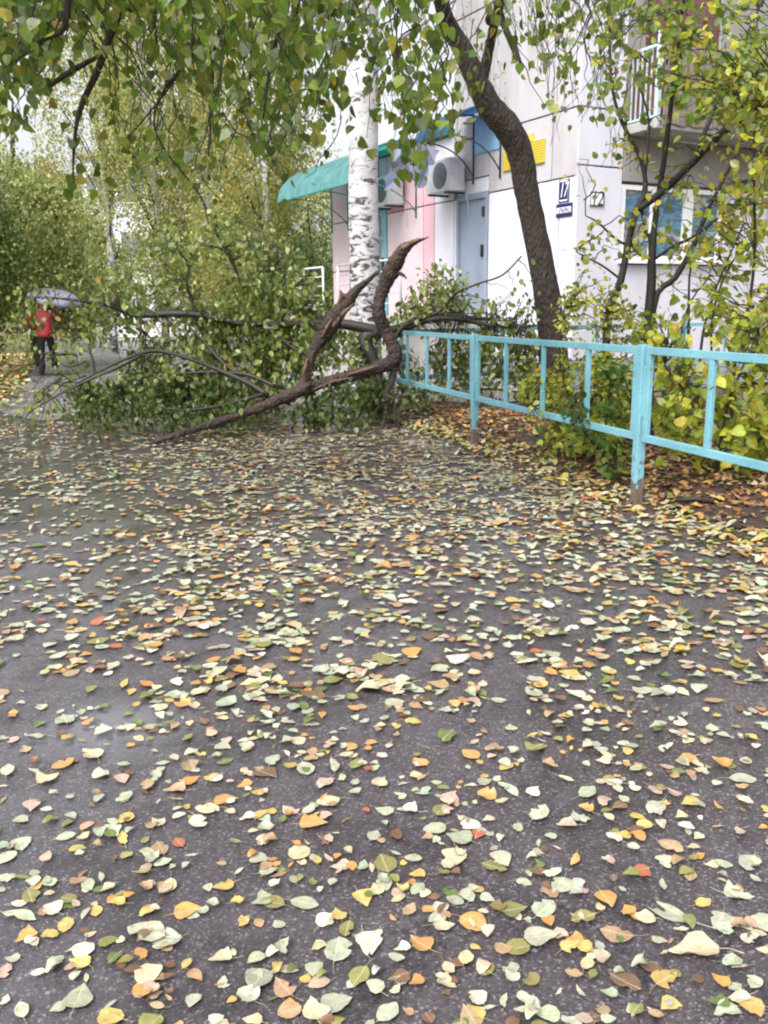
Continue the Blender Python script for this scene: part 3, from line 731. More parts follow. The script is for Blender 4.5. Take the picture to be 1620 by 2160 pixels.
def text_mesh(name, txt, size, origin, X, Y, Zn, mat, parent, shear=0., ext=.003, squeeze=1.):
    cu = bpy.data.curves.new(name, 'FONT'); cu.body = txt; cu.size = size; cu.extrude = ext; cu.align_x = 'CENTER'; cu.align_y = 'CENTER'; cu.shear = shear
    o = bpy.data.objects.new(name, cu); COL.objects.link(o)
    bpy.context.view_layer.update()
    me = bpy.data.meshes.new_from_object(o.evaluated_get(bpy.context.evaluated_depsgraph_get()))
    bpy.data.objects.remove(o)
    mw_ = Matrix(((X.x * squeeze, Y.x, Zn.x, origin.x), (X.y * squeeze, Y.y, Zn.y, origin.y), (X.z * squeeze, Y.z, Zn.z, origin.z), (0, 0, 0, 1)))
    me.transform(mw_); me.materials.clear(); me.materials.append(mat)
    return link(name, me, parent)
# house number signs
a, b = w1(1181, 381), w1(1201, 424)
s0, s1, z0, z1 = b[0], a[0], b[1], a[1]
e = empty('house_number_sign', CN + W1D * s0 + Z3 * z0, 'dark blue sign with white slanted 17 near the wall corner', 'sign')
m = MB(); b1(m, s0, s1, z0, z1, .004, .022); m.build('board', M['navy'], e, .003)
text_mesh('lettering', '17', .30, CN + W1D * (s0 + s1) / 2 + N1 * .025 + Z3 * (z0 + z1) / 2, -W1D, Z3, N1, M['white'], e, .3, .001, .62)
m = MB()
for q0, q1, q2, q3 in ((s0, s1, z1 - .02, z1), (s0, s1, z0, z0 + .02), (s0, s0 + .02, z0 + .02, z1 - .02), (s1 - .02, s1, z0 + .02, z1 - .02)): b1(m, q0 + .012, q1 - .012, q2, q3, .0225, .0245) if q3 - q2 > .05 else b1(m, q0 + .03, q1 - .03, q2 + (.01 if q2 < z0 + .1 else -.01), q3 + (.01 if q2 < z0 + .1 else -.01), .0225, .0245)
m.build('border', M['white'], e)
a, b = w1(1175, 432), w1(1208, 455)
s0, s1, z0, z1 = b[0], a[0], b[1], a[1]
e = empty('street_name_plate', CN + W1D * s0 + Z3 * z0, 'small navy and white street plate below the blue number sign', 'sign')
m = MB(); b1(m, s0, s1, z0, z1, .004, .020); m.build('board', M['navy'], e, .003)
m = MB(); hh = z1 - z0; b1(m, s0 + .02, s1 - .02, z0 + hh * .30, z0 + hh * .72, .0205, .0225); m.build('band', M['white'], e)
m = MB(); n = 7
for k in range(n):                                              # strokes of the unreadable street name
    c = s0 + .06 + (s1 - s0 - .12) * (k + .5) / n
    b1(m, c - .028, c - .014, z0 + hh * .36, z0 + hh * .66, .023, .0245)
    if k % 2: b1(m, c + .014, c + .028, z0 + hh * .36, z0 + hh * .66, .023, .0245)
    b1(m, c - .012, c + .012, z0 + hh * (.48 + .14 * (k % 3 - 1)), z0 + hh * (.54 + .14 * (k % 3 - 1)), .023, .0245)
m.build('lettering', M['navy'], e)
a, b = w2(1243, 404), w2(1272, 436)
s0, s1, z0, z1 = a[0], b[0], b[1], a[1]
e = empty('house_number_sign', CN + W2D * s0 + Z3 * z0, 'white framed sign with black 12 beside the window', 'sign')
m = MB(); b2(m, s0, s1, z0, z1, .004, .02); m.build('board', M['white'], e, .003)
m = MB(); t_ = .016
b2(m, s0, s1, z1 - t_, z1, .021, .023); b2(m, s0, s1, z0, z0 + t_, .021, .023); b2(m, s0, s0 + t_, z0 + t_, z1 - t_, .021, .023); b2(m, s1 - t_, s1, z0 + t_, z1 - t_, .021, .023)
m.build('border', M['black'], e)
text_mesh('lettering', '12', .30, CN + W2D * (s0 + s1) / 2 + N2 * .022 + Z3 * (z0 + z1) / 2, W2D, Z3, N2, M['black'], e, .2, .001, .8)
# yellow notice
a, b = w1(1064, 292), w1(1150, 346)
s0, s1, z0, z1 = b[0], a[0], w1(1150, 343)[1], w1(1150, 292)[1]
e = empty('notice_board', CN + W1D * s0 + Z3 * z0, 'yellow dotted board on the white wall behind the leaning trunk', 'sign')
m = MB(); b1(m, s0, s1, z0, z1, .004, .03); b1(m, w1(1127, 300)[0], w1(1113, 300)[0], z1, z1 + .12, .004, .03); m.build('board', M['yellow'], e, .003)
m = MB()
ns, nz = 20, 9
for i in range(ns):
    for j in range(nz):
        ss, zz = s0 + (s1 - s0) * (i + .5) / ns, z0 + (z1 - z0) * (j + .5) / nz
        b1(m, ss - .02, ss + .02, zz - .009, zz + .009, .031, .0325)
m.build('dots', simple('ochre dots', (.38, .27, .02), .6), e)
# paper notice
a, b = w1(1186, 507), w1(1196, 527)
m = MB(); b1(m, b[0], a[0], b[1], a[1], .003, .008)
tag(m.build('paper_notice', simple('bluish paper', (.50, .56, .74), .8, .3, 30)), 'small pale blue paper notice stuck low on the corner wall', 'notice')
# hanging white film
fp = [(832, 310), (852, 318), (872, 302), (900, 306), (926, 318), (916, 344), (904, 352), (901, 390), (884, 398), (870, 362), (852, 350), (846, 392), (812, 402), (822, 356)]
bm = bmesh.new(); fv = [bm.verts.new(hit(x, y, CN + N1 * (1.0 + (.09 if i % 2 else -.06)), N1)) for i, (x, y) in enumerate(fp)]
bm.faces.new(fv); bmesh.ops.triangulate(bm, faces=bm.faces[:]); bmesh.ops.subdivide_edges(bm, edges=bm.edges[:], cuts=2)
for v in bm.verts: v.co += N1 * random.uniform(-.025, .025)
me = bpy.data.meshes.new('plastic_sheet'); bm.to_mesh(me); bm.free(); me.materials.append(M['film']); o = link('plastic_sheet', me)
md = o.modifiers.new('thickness', 'SOLIDIFY'); md.thickness = .004
tag(o, 'crumpled white plastic sheet hanging between the turquoise and blue canopies', 'plastic sheet')
# porch with steps and railing
pr = empty('porch', CN + W1D * (TD1 + .4), 'concrete porch with grey tube railing in front of the pink shop wing', 'porch')
ps0, ps1 = DS0 - .3, S_END - .1; PO = 1.25
m = MB(); b1(m, ps0, ps1, .0, 1.24, .035, PO); m.build('platform', M['conc'], pr, .01)
m = MB()
for k in range(6): b1(m, ps1 + .003 + .28 * k, ps1 + .28 * (k + 1), 0, 1.24 - .19 * (k + 1), .035, PO)
m.build('steps', M['conc'], pr, .008)
m = MB()
def rail(p, q, n=4, h=.98):
    p, q = Vector(p), Vector(q)
    for k in range(n + 1):
        z = h * (1 - k / 5.2); m.tube([p + Z3 * z, q + Z3 * z], .02 if k == 0 else .012, 6)
    m.tube([p, p + Z3 * h], .024, 6); m.tube([q, q + Z3 * h], .024, 6); c = (p + q) / 2; m.tube([c, c + Z3 * h], .016, 6)
base = CN + N1 * (PO - .06) + Z3 * 1.24
rail(base + W1D * (TD1 + .2), base + W1D * ps1); rail(base + W1D * ps1, base + W1D * (ps1 + 1.6) - Z3 * 1.1)
rail(base + W1D * (TD0 - 2.6), base + W1D * (TD0 - .1))
m.build('railing', M['grey_st'], pr)

# ================================================================== FAR WHITE BUILDING
fb = empty('apartment_building', P(320, 680, 48).xy.to_3d(), 'distant white building glimpsed between the birches', 'building')
x0, x1 = P(190, 600, 48).x, P(440, 600, 48).x; zt = P(300, 330, 48).z
m = MB(); m.box(x0, x1, 48, 58, 0, zt); m.build('wall', M['wall'], fb)
m = MB(); m.box(x0 - .3, x1 + .3, 47.7, 58.3, zt, zt + .3); m.build('roof', M['conc'], fb)
for i in range(4):
    for j in range(3):
        xx = x0 + (x1 - x0) * (i + .5) / 4; zz = 1.2 + j * 2.8
        if zz + 1.6 > zt: continue
        m = MB(); m.box(xx - .6, xx + .6, 47.93, 47.99, zz, zz + 1.5); wi = m.build('window', M['white'], fb)
        m = MB(); m.box(xx - .5, xx - .03, 47.9, 47.928, zz + .1, zz + 1.4); m.box(xx + .03, xx + .5, 47.9, 47.928, zz + .1, zz + 1.4); m.build('pane', M['dark'], wi)
p = P(464, 299, 31)
e = empty('sign_post', (p.x, p.y, 0), 'red square board on a thin tall post among the yellow birches', 'sign')
m = MB(); m.box(p.x - .26, p.x + .22, p.y - .03, p.y + .03, p.z - .3, p.z + .3); m.build('board', simple('red board', (.42, .07, .045), .5), e)
m = MB(); m.tube([(p.x, p.y + .07, 0), (p.x, p.y + .07, p.z + .3)], .03, 8); m.build('post', M['grey_st'], e)

# ================================================================== TREES
def taper(px_w, Y): return px_w / 2 / F * Y
def pxpath(lst, sub=4):
    """(px, py, depth, width in px) -> smooth world path with radii"""
    return smooth_path([P(a, b, c) for a, b, c, d in lst], [taper(d, c) for a, b, c, d in lst], sub)

# ---- leaning tree in the bed
base = G(1168, 872)
lt = empty('leaning_tree', base, 'dark leaning tree trunk in the bed behind the turquoise fence', 'tree')
YB = base.y
pts = [(1170, 890, YB, 96), (1168, 820, YB, 80), (1166, 720, YB, 70), (1150, 600, YB - .05, 63), (1122, 460, YB - .1, 58), (1108, 385, YB - .15, 57), (1097, 325, YB - .2, 60), (1072, 272, YB - .3, 64), (1035, 228, YB - .4, 60), (1010, 180, YB - .5, 52), (978, 110, YB - .6, 46), (948, 55, YB - .7, 38), (930, 0, YB - .9, 34), (905, -130, YB - 1.3, 30), (890, -260, YB - 2.0, 26)]
tp, tr_ = pxpath([(a, b, c, d * .84) for a, b, c, d in pts])
m = MB(); m.tube(tp, tr_, 14, .05)
# roots flare
for a in range(5):
    an = a * 1.26 + .4; d = Vector((math.cos(an), math.sin(an), 0))
    m.tube([base + d * .05 + Z3 * .28, base + d * .22 + Z3 * .12, base + d * .42 + Z3 * .0], [.12, .09, .03], 7, .06)
m.build('trunk', M['bark'], lt)
lim = MB(); LT_L = []
def limb(mb, lst, samples, n=7, sub=4, jit=.05):
    p, r_ = pxpath(lst, sub); mb.tube(p, r_, n, jit); samples += p[len(p) // 4:]; return p
limb(lim, [(1015, 175, YB - .5, 26), (1030, 110, YB - .6, 20), (1045, 40, YB - .9, 18), (1075, -60, YB - 1.6, 24), (1120, -160, YB - 2.8, 20), (1160, -230, YB - 4.2, 12)], LT_L)
limb(lim, [(930, -10, YB - .9, 26), (880, -90, YB - 1.8, 22), (840, -150, YB - 3.2, 20), (800, -190, YB - 4.4, 20), (740, -230, YB - 5.2, 12)], LT_L)
limb(lim, [(900, -150, YB - 1.4, 22), (960, -200, YB - 2.6, 20), (1000, -250, YB - 4, 18), (1020, -260, YB - 5, 12)], LT_L)
limb(lim, [(1075, -60, YB - 1.6, 18), (1180, -120, YB - 2.2, 16), (1280, -160, YB - 3, 12)], LT_L)
limb(lim, [(1052, 20, YB - .9, 16), (1066, 60, YB - 1., 13), (1085, 105, YB - 1.05, 12), (1098, 132, YB - 1.1, 6)], [])
limb(lim, [(1042, 45, YB - .8, 22), (1030, 42, YB - 1.0, 14), (1036, 20, YB - 1.1, 6)], [])
lim.build('limbs', M['bark'], lt)
def nearest(samples, T, minz=None):
    best = None; bd = 1e9
    for s in samples:
        d = (s - T).length + (2.5 * max(0, T.z + .15 - s.z) if minz else 0)
        if d < bd: bd, best = d, s
    return best
tw, lv = MB(), Leaves()
def hang(tw, lv, poly, n, Y0, Y1, samples, size, pal, nl=(9, 16), lift=.9, lo=.25):
    for _ in range(n):
        x, y = sample_poly(poly); Y = rng.uniform(Y0, Y1); T = P(x, y, Y)
        if (735 < x < 805 and rng.random() < .45) or (abs(x - (925 + .5 * max(0, y))) < 45 and rng.random() < .85): continue
        O = nearest(samples, T + Vector((0, 0, lift)), True)
        A = T + Vector((rng.normal(0, .22), rng.normal(0, .25), rng.uniform(.35, .85)))
        A2 = A if (A - O).length < .4 else A
        if rng.random() < .55: shoot(tw, None, O, A, 0, size, pal, rise=.12, r0=.009)
        shoot(tw, lv, A, T, int(rng.integers(*nl)), size, pal, r0=.004, start=lo * .4, down=1.0, spread=.05)
hang(tw, lv, [(650, -60), (1000, -60), (980, 120), (960, 230), (930, 330), (880, 390), (840, 380), (800, 330), (740, 270), (690, 170)], 72, 4.6, 6.6, LT_L, .074, PAL_G)
hang(tw, lv, [(940, 130), (1030, 150), (1060, 240), (1010, 300), (950, 320), (900, 260)], 8, 5.2, 7.0, LT_L, .062, PAL_G)
hang(tw, lv, [(1000, -60), (1330, -60), (1320, 140), (1260, 260), (1200, 290), (1120, 200), (1050, 60)], 62, 5.8, 8.2, LT_L, .062, PAL_G, (5, 9))
for _ in range(38):                                              # bare drooping twigs against the pale wall
    x, y = sample_poly([(1080, -20), (1330, -20), (1340, 330), (1180, 340), (1110, 160)]); Y = rng.uniform(6, 9); T = P(x, y, Y)
    shoot(tw, lv, T + Vector((rng.normal(0, .35), rng.normal(0, .2), rng.uniform(.5, 1.1))), T, int(rng.integers(0, 4)), .06, PAL_G, r0=.0035, sag=.1)
tw.build('twigs', M['twig'], lt); lv.build('crown', M['leaf_green'], lt, T_HE)

# ---- overhanging tree to the left (trunk just out of the picture)
ob = Vector((-4.9, 6.6, 0))
ot = empty('overhanging_tree', ob, 'broad leaved tree overhanging the road with drooping green branches', 'tree')
m = MB(); p_, r_ = smooth_path([ob - Z3 * .1, ob + V(.05, 0, 1.2), ob + V(.2, -.05, 2.6), ob + V(.5, -.1, 4.2), ob + V(.8, 0, 6.2)], [.26, .2, .17, .13, .06]); m.tube(p_, r_, 12, .05); m.build('trunk', M['bark'], ot)
OT_L = []; lim = MB()
def wl(lst, r0, samples=OT_L):
    p, r_ = smooth_path(lst, lin(r0, r0 * .3, len(lst)), 5); lim.tube(p, r_, 7, .05); samples += p[3:]
wl([ob + V(.2, 0, 2.8), V(-3.6, 6.3, 3.7), V(-2.4, 5.9, 4.1), V(-1.2, 5.7, 4.2), V(-.2, 5.5, 4.0)], .08)
wl([ob + V(.4, 0, 3.6), V(-3.4, 5.6, 4.2), V(-2.3, 5.0, 4.2), V(-1.3, 4.6, 4.0)], .07)
wl([ob + V(.3, 0, 3.1), V(-3.6, 7.4, 4.2), V(-2.2, 7.6, 4.6), V(-1.0, 7.4, 4.7), V(.2, 7.0, 4.5)], .08)
wl([ob + V(.2, 0, 2.5), V(-3.7, 6.0, 3.2), V(-3.0, 5.8, 3.45), V(-2.3, 5.7, 3.5)], .06)
for lst in ([(262, -60, 5.6, 22), (250, 20, 5.6, 18), (225, 90, 5.6, 16), (207, 145, 5.55, 14), (175, 215, 5.5, 11), (160, 270, 5.5, 8), (154, 360, 5.45, 4), (160, 395, 5.4, 2)],
            [(150, -60, 5.2, 16), (140, 30, 5.2, 13), (130, 65, 5.2, 11), (100, 80, 5.2, 9), (70, 95, 5.2, 6)],
            [(205, 120, 5.5, 8), (150, 150, 5.4, 12), (105, 180, 5.3, 8)],
            [(600, -40, 5.6, 12), (590, 50, 5.6, 9), (572, 130, 5.6, 7), (555, 250, 5.5, 4)],
            [(330, -40, 5.9, 9), (325, 40, 5.9, 7), (332, 100, 5.9, 4)], [(470, -40, 5.9, 10), (470, 30, 5.9, 8), (452, 110, 5.9, 6), (448, 200, 5.9, 5), (440, 330, 5.9, 3)]):
    limb(lim, lst, [], 7, 4, .06)
for lst in ([(420, -30, 6, 6), (440, 50, 6, 6), (400, 120, 6, 5), (340, 200, 6, 5), (325, 260, 6, 4), (350, 320, 6, 4), (420, 410, 6, 3), (440, 470, 6, 2)],
            [(470, 30, 5.9, 6), (420, 60, 6, 5), (380, 150, 6, 4), (330, 220, 6, 4), (262, 300, 6, 2)]):
    limb(lim, lst, [], 5, 4, .06)
lim.build('limbs', M['bark'], ot)
tw, lv = MB(), Leaves()
hang(tw, lv, [(-120, -60), (260, -60), (230, 60), (170, 150), (90, 180), (60, 260), (-20, 320), (-120, 330)], 130, 4.6, 6.8, OT_L, .074, PAL_G, (12, 20))
hang(tw, lv, [(240, -60), (420, -60), (410, 160), (330, 240), (260, 150)], 42, 4.8, 6.8, OT_L, .072, PAL_G)
hang(tw, lv, [(400, -60), (740, -60), (730, 200), (680, 330), (560, 330), (420, 260)], 92, 4.8, 7.2, OT_L, .074, PAL_G)
hang(tw, lv, [(260, 220), (520, 250), (690, 300), (640, 420), (420, 430), (200, 400)], 42, 5.2, 7.2, OT_L, .062, PAL_G, (5, 9))
for bx, by, k in ((158, 380, 4), (180, 370, 3), (215, 395, 3), (150, 300, 3), (170, 240, 5), (330, 300, 5), (395, 370, 4)):
    p = P(bx, by, 5.5); d = rng.normal(0, .5, (k, 3)); d[:, 2] -= 1
    lv.add(np.array(p)[None] + rng.normal(0, .06, (k, 3)), d, rng.normal(0, 1, (k, 3)) + [0, -1, .3], np.full(k, .072), pick(PAL_G, k))
tw.build('twigs', M['twig'], ot); lv.build('crown', M['leaf_green'], ot, T_HE)

# ---- birch behind the fallen limb
bb = G(771, 832)
bt = empty('birch_tree', bb, 'thick white birch trunk with black bark marks behind the broken limb', 'tree')
m = MB(); by = bb.y
p_, r_ = pxpath([(772, 850, by, 92), (771, 780, by, 76), (770, 690, by, 70), (769, 560, by, 66), (766, 420, by, 63), (767, 250, by, 62), (769, 80, by, 58), (771, -60, by, 56), (774, -260, by, 50), (772, -600, by, 36), (770, -900, by, 16)]); r_ = [q * .94 for q in r_]; m.tube(p_, r_, 20, .02)
m.build('trunk', M['birch'], bt)
lim = MB(); BL = []
for k in range(9):
    z = 5 + k * .7; o = Vector((bb.x, bb.y, z)); an = k * 2.4; d = Vector((math.cos(an), math.sin(an), .6)) * (2.2 - k * .1)
    p, r_ = smooth_path([o, o + d * .5, o + d + Z3 * .1], [.06, .04, .015], 4); lim.tube(p, r_, 6, .04); BL += p[2:]
lim.build('limbs', M['birch'], bt)
tw, lv = MB(), Leaves()
for k in range(170):
    o = BL[int(rng.integers(len(BL)))] + Vector(tuple(rng.normal(0, .3, 3))); L_ = rng.uniform(.6, 2.3)
    T = o + Vector((rng.normal(0, .25), rng.normal(0, .25), -L_))
    if T.z < 4.2: T.z = 4.2 + rng.uniform(0, .6)
    shoot(tw, lv, o, T, int(14 * L_), .05, PAL_B, r0=.004, start=.1, spread=.06)
tw.build('twigs', M['twig'], bt); lv.build('crown', M['leaf_far'], bt)

# ---- background trees
def far_tree(label, name, base, h, crowns, nst, size, pal, trunk, r0, drop=(.5, 2.), per=14, lean=(0, 0), group='trees beyond the fallen limb', mat='leaf_far', nbr=16, clump=.0):
    """crowns: list of (centre offset, radii); strands of leaves hang inside them"""
    e = empty(name, base, label, 'tree', group)
    top = base + Vector((lean[0], lean[1], h * .92))
    p_, r_ = smooth_path([base - Z3 * .1, base.lerp(top, .3) + V(rng.normal(0, .1), 0, 0), base.lerp(top, .65) + V(rng.normal(0, .15), 0, 0), top], [r0, r0 * .85, r0 * .55, r0 * .12], 5)
    m = MB(); m.tube(p_, r_, 10, .03); m.build('trunk', trunk, e)
    br = MB(); lv = Leaves(); tot = sum(c[2] for c in crowns)
    for (co, ra, wt) in crowns:
        co, ra = Vector(co) + base, np.array(ra)
        for k in range(max(2, int(nbr * wt / tot))):
            d = norm(rng.normal(0, 1, (1, 3)))[0] * ra * .75; T = co + Vector(tuple(d)); s0 = p_[int(np.clip((T.z / h) * .8 * len(p_), 2, len(p_) - 2))]
            mid = (s0 + T) / 2 + Z3 * .25; q, rr_ = smooth_path([s0, mid, T], [r0 * .28, r0 * .16, .012], 3); br.tube(q, rr_, 5, .04, cap=False)
        n = int(nst * 1.95 * wt / tot)
        d = norm(rng.normal(0, 1, (n, 3))) * (rng.uniform(.15, 1, (n, 1)) ** .45)
        # uneven outline: push clusters in and out
        ph = rng.uniform(0, 6, 3); f = 1 + .22 * np.sin(4 * d[:, :1] + ph[0]) + .16 * np.sin(5 * d[:, 2:3] + ph[1])
        st = np.array(co)[None] + d * ra[None] * f
        L_ = rng.uniform(*drop, n)
        u = rng.uniform(0, 1, (n, per))
        pos = st[:, None, :] + rng.normal(0, .05 + clump, (n, per, 3)); pos[:, :, 2] -= u * L_[:, None]
        pos[:, :, 0] += rng.normal(0, .12, (n, 1)) * u; pos = pos.reshape(-1, 3)
        pos = pos[pos[:, 2] > .12]; k = len(pos)
        dd = rng.normal(0, .6, (k, 3)); dd[:, 2] -= .7; nn = rng.normal(0, 1, (k, 3)); nn[:, 2] += .5
        tone = np.repeat(rng.normal(1, .16, (n, 1)), per, 1).reshape(-1)[:1]
        lv.add(pos, dd, nn, size * rng.uniform(.6, 1.3, k), pick(pal, k))
    br.build('branches', M['twig'], e); lv.build('crown', M[mat], e, T_DI)
    return e
def gx(px, Y): q = P(px, 640, Y); return Vector((q.x, q.y, 0))
bt_mat = birch_mat('distant birch bark')
b_ = gx(345, 26)
far_tree('slender weeping birch with yellow green strands and a thin white trunk', 'weeping_birch', b_, 15, [((0, 0, 7.5), (1.9, 1.9, 4.2), 1.), ((.6, 0, 3.6), (1.2, 1.2, 1.4), .35)], 1300, .09, PAL_B, bt_mat, .12, (.8, 2.6), 14)
b_ = gx(232, 31)
far_tree('taller weeping birch at the back showing sky through its pale strands', 'weeping_birch', b_, 16, [((0, 0, 9.0), (2.0, 2, 4.6), 1.)], 760, .095, PAL_B, bt_mat, .13, (.8, 2.8), 13)
b_ = gx(560, 23)
far_tree('golden yellow birch crown rising left of the thick birch trunk', 'weeping_birch', b_, 15, [((0, 0, 6.3), (1.75, 1.7, 4.8), 1.), ((-.9, -.5, 3.3), (1.2, 1.2, 1.5), .3)], 1100, .085, PAL_B + [(1.5, (.40, .31, .08))], bt_mat, .13, (.5, 1.9), 15)
b_ = gx(455, 36)
far_tree('farther golden tree glowing between the weeping birches', 'golden_tree', b_, 15, [((0, 0, 8), (3.0, 2.5, 6.6), 1.)], 800, .13, PAL_B + [(3, (.42, .32, .08))], bt_mat, .15, (.4, 1.5), 14)
b_ = gx(655, 22.5)
far_tree('dark green bushy tree beside the shop railing', 'bushy_tree', b_, 4.2, [((-.3, 0, 1.9), (1.0, .9, 1.7), 1.), ((-.6, -.3, .8), (1.1, .8, .8), .5)], 700, .085, PAL_D + [(1.5, (.06, .13, .06))], M['bark'], .08, (.1, .5), 13, clump=.12)
b_ = gx(70, 23)
far_tree('pale olive willow like tree over the verge behind the walkers', 'willow_tree', b_, 7, [((-.3, 0, 3.5), (2.3, 2, 2.3), 1.), ((.9, -.3, 2.1), (1.2, 1.2, 1.0), .4)], 1100, .11, PAL_W, M['bark'], .16, (.3, .9), 15, clump=.10)
b_ = gx(-60, 19.5)
far_tree('dark green tree at the edge of the verge', 'bushy_tree', b_, 5.0, [((0, 0, 3.0), (1.35, 1.3, 2.2), 1.)], 600, .10, PAL_D, M['bark'], .15, (.2, .7), 14, clump=.12)
b_ = gx(130, 55)
far_tree('small orange tinted tree far behind under the sky gap', 'golden_tree', b_, 11, [((0, 0, 7.2), (2.4, 2, 3.2), 1.)], 350, .2, [(3, (.38, .25, .07)), (3, (.26, .24, .07))], M['bark'], .16, (.2, .8), 12, clump=.15)
b_ = gx(470, 45)
far_tree('low yellow tree with spreading crown far along the path', 'golden_tree', b_, 6, [((0, 0, 3.9), (2.3, 2, 1.8), 1.)], 420, .16, [(3, (.32, .25, .04)), (2, (.2, .2, .05))], M['bark'], .14, (.2, .7), 13, clump=.15)
b_ = gx(-330, 30)
far_tree('large green tree beyond the verge', 'bushy_tree', b_, 12, [((0, 0, 6), (3.4, 3, 4.6), 1.)], 800, .17, PAL_D + PAL_W, M['bark'], .2, (.3, 1.), 13, clump=.15)
b_ = gx(185, 40)
far_tree('grey green leafy tree filling the gap above the umbrella', 'bushy_tree', b_, 7.5, [((0, 0, 3.4), (2.6, 2, 2.9), 1.)], 650, .15, PAL_W + PAL_D, M['bark'], .16, (.3, 1.), 13, clump=.15)
b_ = gx(600, 48)
far_tree('broad olive tree closing the view behind the golden birch', 'bushy_tree', b_, 11, [((0, 0, 5.2), (4.2, 2.5, 5.0), 1.)], 900, .18, PAL_B + PAL_W, M['bark'], .2, (.3, 1.2), 13, clump=.15)

# ================================================================== FALLEN LIMB
fl = empty('fallen_limb', G(640, 890), 'broken forked tree limb fallen on the road with its leafy crown', 'fallen tree limb')
m = MB(); FS = []
def fpath(lst, n=14, sub=6, jit=.10, keep=True, mbx=None):
    p, r_ = pxpath(lst, sub); (mbx or m).tube(p, [q * .9 * (1 + random.uniform(-.07, .09)) for q in r_], n, jit)
    if keep: FS.extend(p)
    return p
gl = G(318, 938).y
main = fpath([(316, 937, gl, 9), (370, 918, gl + .08, 14), (415, 905, gl + .2, 16), (450, 893, gl + .3, 20), (505, 876, gl + .42, 20), (560, 855, gl + .55, 23), (600, 838, gl + .7, 29), (640, 822, gl + .8, 29), (690, 806, gl + .9, 25), (740, 793, gl + .95, 26), (790, 778, gl + 1.0, 27), (822, 766, gl + 1.05, 34), (834, 750, gl + 1.05, 34), (826, 722, gl + 1.05, 27), (810, 692, gl + 1.05, 30), (799, 660, gl + 1.0, 29), (801, 632, gl + 1., 27), (812, 600, gl + 1., 33), (826, 570, gl + .95, 38), (838, 548, gl + .9, 35), (850, 528, gl + .85, 28), (868, 514, gl + .8, 15), (886, 507, gl + .78, 7), (905, 500, gl + .75, 1)])
fork = fpath([(612, 838, gl + .75, 26), (638, 812, gl + .85, 25), (648, 785, gl + .88, 21), (655, 758, gl + .9, 21), (664, 735, gl + .95, 24), (684, 706, gl + 1., 34), (702, 676, gl + 1.0, 40), (716, 655, gl + 1.0, 33), (734, 634, gl + 1.05, 32), (750, 614, gl + 1.05, 20), (766, 600, gl + 1.05, 14), (784, 586, gl + 1.05, 9), (804, 569, gl + 1.05, 1.5)])
fpath([(832, 762, gl + 1.05, 24), (828, 800, gl + 1.05, 15), (818, 828, gl + 1.02, 19), (816, 850, gl + 1.0, 15), (812, 880, gl + .98, 9), (806, 905, gl + .95, 5)], 9)
fpath([(828, 800, gl + 1.05, 9), (832, 850, gl + .95, 6), (842, 905, gl + .9, 4)], 6)
fpath([(816, 845, gl + 1.0, 8), (790, 870, gl + 1.0, 6), (792, 895, gl + .95, 4)], 6)
fpath([(382, 912, gl + .1, 8), (374, 922, gl + .05, 6), (366, 934, gl + .02, 4)], 6)
fpath([(620, 838, gl + .75, 24), (590, 842, gl + .7, 20), (560, 842, gl + .75, 11), (540, 848, gl + .8, 3)], 8)
fpath([(840, 575, gl + .9, 10), (850, 580, gl + .86, 8), (858, 588, gl + .84, 3)], 6)
fpath([(690, 700, gl + .97, 20), (672, 690, gl + .96, 13), (664, 684, gl + .95, 4)], 7)
fpath([(640, 824, gl + .78, 14), (652, 812, gl + .74, 11), (658, 802, gl + .72, 4)], 7)
fpath([(798, 660, gl + .98, 8), (788, 652, gl + .97, 5), (782, 640, gl + .96, 2)], 5)
m.build('trunk', M['limb'], fl)
m = MB(); fpath([(893, 505, gl + .77, 3), (880, 505, gl + .76, 6), (862, 512, gl + .74, 3)], 6, keep=False); m.build('torn_wood', M['wood'], fl)
m = MB(); fpath([(806, 566, gl + 1.0, 1), (790, 576, gl + .99, 5), (768, 594, gl + .98, 3)], 6, keep=False); m.build('torn_wood', M['wood'], fl)
m = MB(); fpath([(720, 615, gl + .97, 1), (716, 632, gl + .95, 6), (712, 655, gl + .94, 3)], 6, keep=False); m.build('torn_wood', M['wood'], fl)
m = MB(); fpath([(700, 672, gl + .90, 3), (690, 690, gl + .89, 9), (678, 712, gl + .90, 2)], 6, keep=False); m.build('torn_wood', M['wood'], fl)
m = MB(); fpath([(745, 640, gl + .97, 2), (733, 655, gl + .95, 6), (722, 676, gl + .94, 2)], 6, keep=False); m.build('torn_wood', M['wood'], fl)
m = MB(); fpath([(660, 822, gl + .70, 2), (700, 806, gl + .78, 6), (745, 796, gl + .84, 2)], 6, keep=False); m.build('torn_wood', M['wood'], fl)
m = MB(); fpath([(735, 632, gl + 1.0, 10), (722, 622, gl + .98, 12), (718, 612, gl + .97, 3)], 6, keep=False); m.build('torn_wood', M['wood'], fl)
m = MB(); fpath([(700, 690, gl + .93, 12), (722, 662, gl + .94, 12), (738, 648, gl + .96, 3)], 6, keep=False); m.build('torn_wood', M['wood'], fl)
m = MB(); fpath([(576, 846, gl + .66, 3), (596, 836, gl + .66, 9), (618, 828, gl + .7, 3)], 6, keep=False); m.build('torn_wood', M['wood'], fl)
m = MB(); fpath([(640, 790, gl + .78, 3), (644, 775, gl + .80, 10), (648, 755, gl + .83, 3)], 6, keep=False); m.build('torn_wood', M['wood'], fl)
m = MB(); fpath([(850, 524, gl + .80, 14), (868, 512, gl + .76, 9), (884, 506, gl + .72, 2)], 6, keep=False); m.build('torn_wood', M['wood'], fl)
m = MB(); fpath([(735, 790, gl + .86, 3), (770, 780, gl + .88, 9), (800, 770, gl + .92, 3)], 6, keep=False); m.build('torn_wood', M['wood'], fl)
